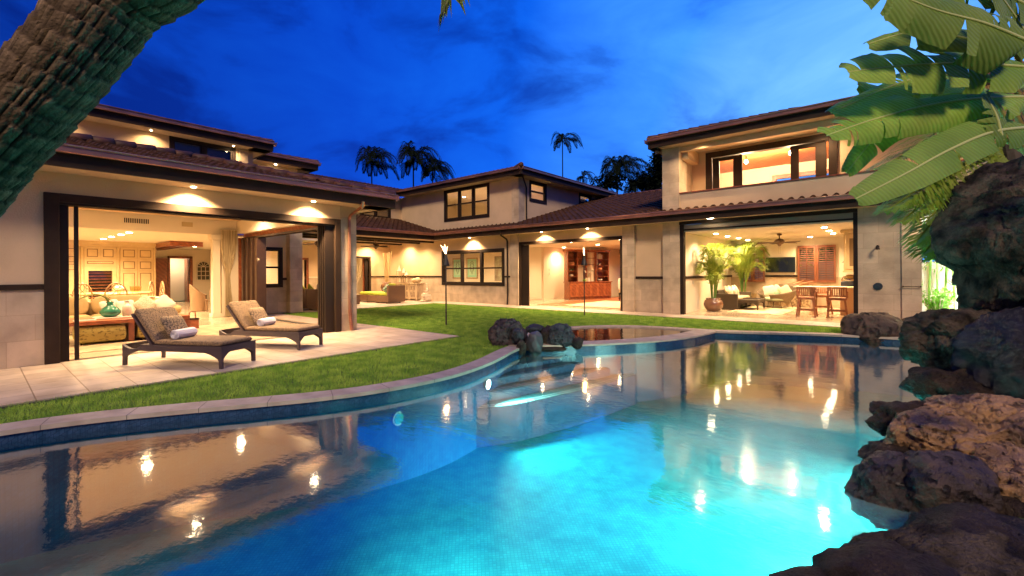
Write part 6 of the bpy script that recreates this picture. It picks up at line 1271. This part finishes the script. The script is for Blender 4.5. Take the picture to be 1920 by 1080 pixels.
for sx in (-1, 1):
    for sy in (-1, 1): MB().beam((sx * .31, sy * .56, 0), (sx * .31, sy * .56, .34), .04, .04, w2=.09, h2=.09).build('leg', DWK, t)
m = MB()
for s in (-1, 1):
    for i in range(12):
        a, b_ = -.56 + 1.12 * i / 12, -.56 + 1.12 * (i + 1) / 12; fa, fb = [.34 - .07 - .14 * (abs(q) / .56) ** 4 for q in (a, b_)]; m.add([(s * .34, a, fa), (s * .34, b_, fb), (s * .34, b_, .34), (s * .34, a, .34)], [(0, 1, 2, 3)])
        a, b_, = a * .55, b_ * .55; m.add([(a, s * .6, fa), (b_, s * .6, fb), (b_, s * .6, .34), (a, s * .6, .34)], [(0, 1, 2, 3)])
m.build('apron', DWK, t)
tag(MB().box(-4.25, -3.75, 18.8, 19.5, .402, .43).build('tray', DARK, bevel=.01), 'dark tray on the dark wicker coffee table', 'tray'); tag(MB().lathe([(.06, 0), (.1, .04), (.1, .16), (.09, .17)], n=16).build('glass_jar', glass('bowl_glass'), smooth=True, loc=(-3.95, 19.2, .43)), 'clear glass jar on the dark tray', 'jar')
tag(MB().box(-4.4, -2.7, 17.2, 21.0, .002, .012).build('rug', M('pale_scroll_rug', (.60, .48, .30), .95, (.28, .2, .12), 3, lo=.62, hi=.64, detail=1)), 'pale rug with dark scroll lines', 'rug')
t = thing('lounge_chair', 'round wicker lounge chair with wire legs and green seat cushion', 'lounge chair', (-3.35, 20.4, 0), -.5)
m = MB(); nu, nv = 24, 9
for j in range(nv + 1):
    for i in range(nu + 1):
        a = R(-170) + R(340) * i / nu; q = j / nv; hb = .28 + .42 * (.5 + .5 * math.cos(a)) ** 1.1; r_ = .28 + .36 * q ** .7; m.v.append((r_ * math.sin(a) * 1.15, r_ * math.cos(a), .26 + hb * q ** 1.5))
for j in range(nv):
    for i in range(nu): a = j * (nu + 1) + i; m.f.append((a, a + 1, a + nu + 2, a + nu + 1))
sh = m.build('shell', M('taupe_weave', (.24, .17, .10), .7, pat='weave', pscale=26), t, smooth=True); so_ = sh.modifiers.new('th', 'SOLIDIFY'); so_.thickness = .025
MB().soft((0, -.12, .36), (.95, .85, .15), .6).build('seat_cushion', M('sage_cushion', (.34, .38, .24), .9), t, smooth=True)
for s in (-1, 1): MB().tube([(s * .35, -.3, .28), (s * .42, -.32, 0), (s * .42, .3, 0), (s * .35, .25, .3)], .009, 6).build('leg', DARKM, t); MB().tube([(s * .1, -.35, .28), (s * .12, -.42, 0), (s * .42, -.32, 0)], .009, 6).build('leg', DARKM, t)
for k, (dx, mt, l, sp_) in enumerate(((-.3, M('white_pillow'), 'white pillow at the left of the lounge chair', .2), (-.05, LPR, 'leaf print pillow standing upright on the lounge chair', .8), (.25, M('tropic_print', (.62, .52, .32), .85, (.5, .42, .3), 9), 'cream printed pillow leaning right on the lounge chair', .5))): pillow('throw_pillow', mt, (-3.35 + dx, 20.5 + abs(dx) * -.2, .68), l, -math.pi / 2 + .2, .44, 1.2, 'pillows on the lounge chair', sp_)
t = thing('stone_console', 'low console of stacked coral stone behind the lounge chair', 'console', (-3.0, 21.55, 0)); MB().box(-.8, .8, -.2, .2, .0, .76).build('base', M('coral_stone', (.55, .42, .25), .9, (.28, .19, .10), 9, bump=1, bscale=16, lo=.4, hi=.55), t); MB().box(-.88, .88, -.26, .24, .76, .80).build('top', M('travertine_slab', (.66, .54, .38), .5), t, bevel=.006)
t = thing('driftwood', 'twisted driftwood branches on the stone console', 'driftwood', (-2.9, 21.55, .80)); rnd = random.Random(8)
for k in range(7): x = -.5 + k * .15; MB().tube([(x - .3, rnd.uniform(-.1, .1), .04), (x, rnd.uniform(-.08, .08), .06 + .12 * rnd.random()), (x + .35, rnd.uniform(-.1, .1), .10 + .2 * rnd.random())], [.03, .05, .012], 7).build('branch', M('driftwood', (.40, .22, .11), .8, (.26, .13, .06), 8, bump=.5), t, smooth=True)
t = thing('television', 'wall mounted flat television between the shuttered windows', 'television', (-3.48, 21.84, 1.72)); MB().box(-.54, .54, -.03, .04, -.32, .32).build('bezel', M('tv_black', (.01, .01, .01), .3), t, bevel=.006); MB().box(-.52, .52, -.034, -.03, -.29, .30).build('screen', M('tv_screen', (.012, .016, .006), .06, spec=.8), t)
TK = M('teak', (.36, .145, .06), .45, (.28, .11, .045), 6, pat='wood', pscale=3)
def stool(loc, rz, label):
    t = thing('bar_stool', label, 'bar stool', loc, rz, 'teak bar stools')      # back at -y
    sl = MB()
    for k in range(8): sl.box(-.21 + k * .054, -.21 + k * .054 + .042, -.2, .2, .60, .625)
    sl.box(-.23, .23, -.22, -.19, .55, .62).box(-.23, .23, .19, .22, .55, .62).box(-.23, -.2, -.19, .19, .55, .62).box(.2, .23, -.19, .19, .55, .62); sl.build('seat', TK, t)
    for sx in (-1, 1):
        for sy in (-1, 1): MB().beam((sx * .25, sy * .25, 0), (sx * .19, sy * .19, .56), .05, .05).build('leg', TK, t)
    MB().box(-.23, .23, -.235, -.2, .20, .24).box(-.23, .23, .2, .235, .20, .24).box(-.24, -.21, -.22, .22, .26, .30).box(.21, .24, -.22, .22, .26, .30).build('footrest', TK, t)
    b_ = MB().box(-.25, .25, -.24, -.20, .90, .955).box(-.25, -.21, -.24, -.20, .56, .90).box(.21, .25, -.24, -.20, .56, .90).box(-.21, .21, -.235, -.205, .66, .70)
    for k in range(7): b_.box(-.185 + k * .056, -.155 + k * .056, -.23, -.21, .70, .90)
    b_.build('backrest', TK, t)
    for s in (-1, 1): MB().box(s * .25 - .025, s * .25 + .025, -.2, .2, .80, .825).box(s * .25 - .02, s * .25 + .02, .14, .18, .60, .80).build('armrest', TK, t)
stool((-1.98, 17.0, 0), 0, 'teak bar stool nearest the lounge chair side of the bar'); stool((-1.2, 17.1, 0), .05, 'teak bar stool nearest the counter and the right frame'); stool((-1.75, 18.75, 0), math.pi + .3, 'teak bar stool on the far side of the bar top')
t = thing('bar_table', 'pale stone bar top on a single round wooden leg', 'bar table', (-1.9, 17.95, 0)); MB().prism([(-.55, -.3), (1.2, -.3), (1.2, .35), (-.55, .35)], .90, .94).build('top', M('travertine_slab'), t, bevel=.008); MB().lathe([(.14, 0), (.13, .02), (.09, .06), (.085, .9)], n=18).build('leg', RAT, t, smooth=True)
t = thing('kitchen_counter', 'peach coloured counter block at the right end of the bar', 'counter', (-.95, 19.2, 0)); MB().box(-.25, .5, -1.0, 1.6, 0, .88).build('base', M('peach_plaster', (.58, .38, .22), .8), t); MB().box(-.28, .52, -.9, 1.62, .88, .935).build('top', M('travertine_slab'), t)
t = thing('grill', 'shiny domed grill on a black base on the counter', 'grill', (-.95, 18.75, .945)); MB().box(-.25, .3, -.3, .3, .0, .14).build('body', M('grill_black', (.02, .022, .03), .35), t, bevel=.01); m = MB(); m.lathe([(.26, .14), (.25, .22), (.2, .32), (.1, .37), (.01, .38)], n=22).build('lid', M('steel_shiny', (.7, .62, .5), .15, metal=1), t, smooth=True); MB().tube([(-.1, -.25, .24), (-.1, -.31, .26), (.1, -.31, .26), (.1, -.25, .24)], .01, 6).build('handle', DARKM, t)
t = thing('wall_cupboard', 'cream wall cupboard over the counter at the right frame', 'cupboard', (-.85, 18.6, 0)); MB().box(-.25, .5, -.35, 1.2, 1.45, 2.68).build('carcass', CAB, t); MB().box(-.33, .5, -.43, 1.25, 2.68, 2.79).build('cornice', CAB, t, bevel=.01); MB().box(-.2, .45, -.375, -.35, 1.5, 2.62).build('door', CAB, t, bevel=.01); MB().box(-.1, .35, -.385, -.375, 1.6, 2.5).build('door_panel', CABD, t); MB().box(-.28, .5, -.38, 1.2, 1.40, 1.45).build('light_rail', CAB, t)
t = thing('range_hood', 'sloping bronze range hood left of the wall cupboard', 'range hood', (-.95, 20.9, 1.75)); MB().add([(-.35, -.45, 0), (.5, -.45, 0), (.5, .45, 0), (-.35, .45, 0), (.2, -.35, .5), (.5, -.35, .5), (.5, .35, .5), (.2, .35, .5)], [(0, 3, 2, 1), (4, 5, 6, 7), (0, 1, 5, 4), (1, 2, 6, 5), (2, 3, 7, 6), (3, 0, 4, 7)]).build('hood', M('bronze_hood', (.20, .14, .08), .4, metal=.3), t)
tag(MB().box(-5.415 + .02, -5.38, 16.6, 16.7, 1.0, 1.12).build('wall_switch', M('switch_plate')), 'light switch on the plastered wall behind the palm', 'switch')
print('objects', len(bpy.data.objects))
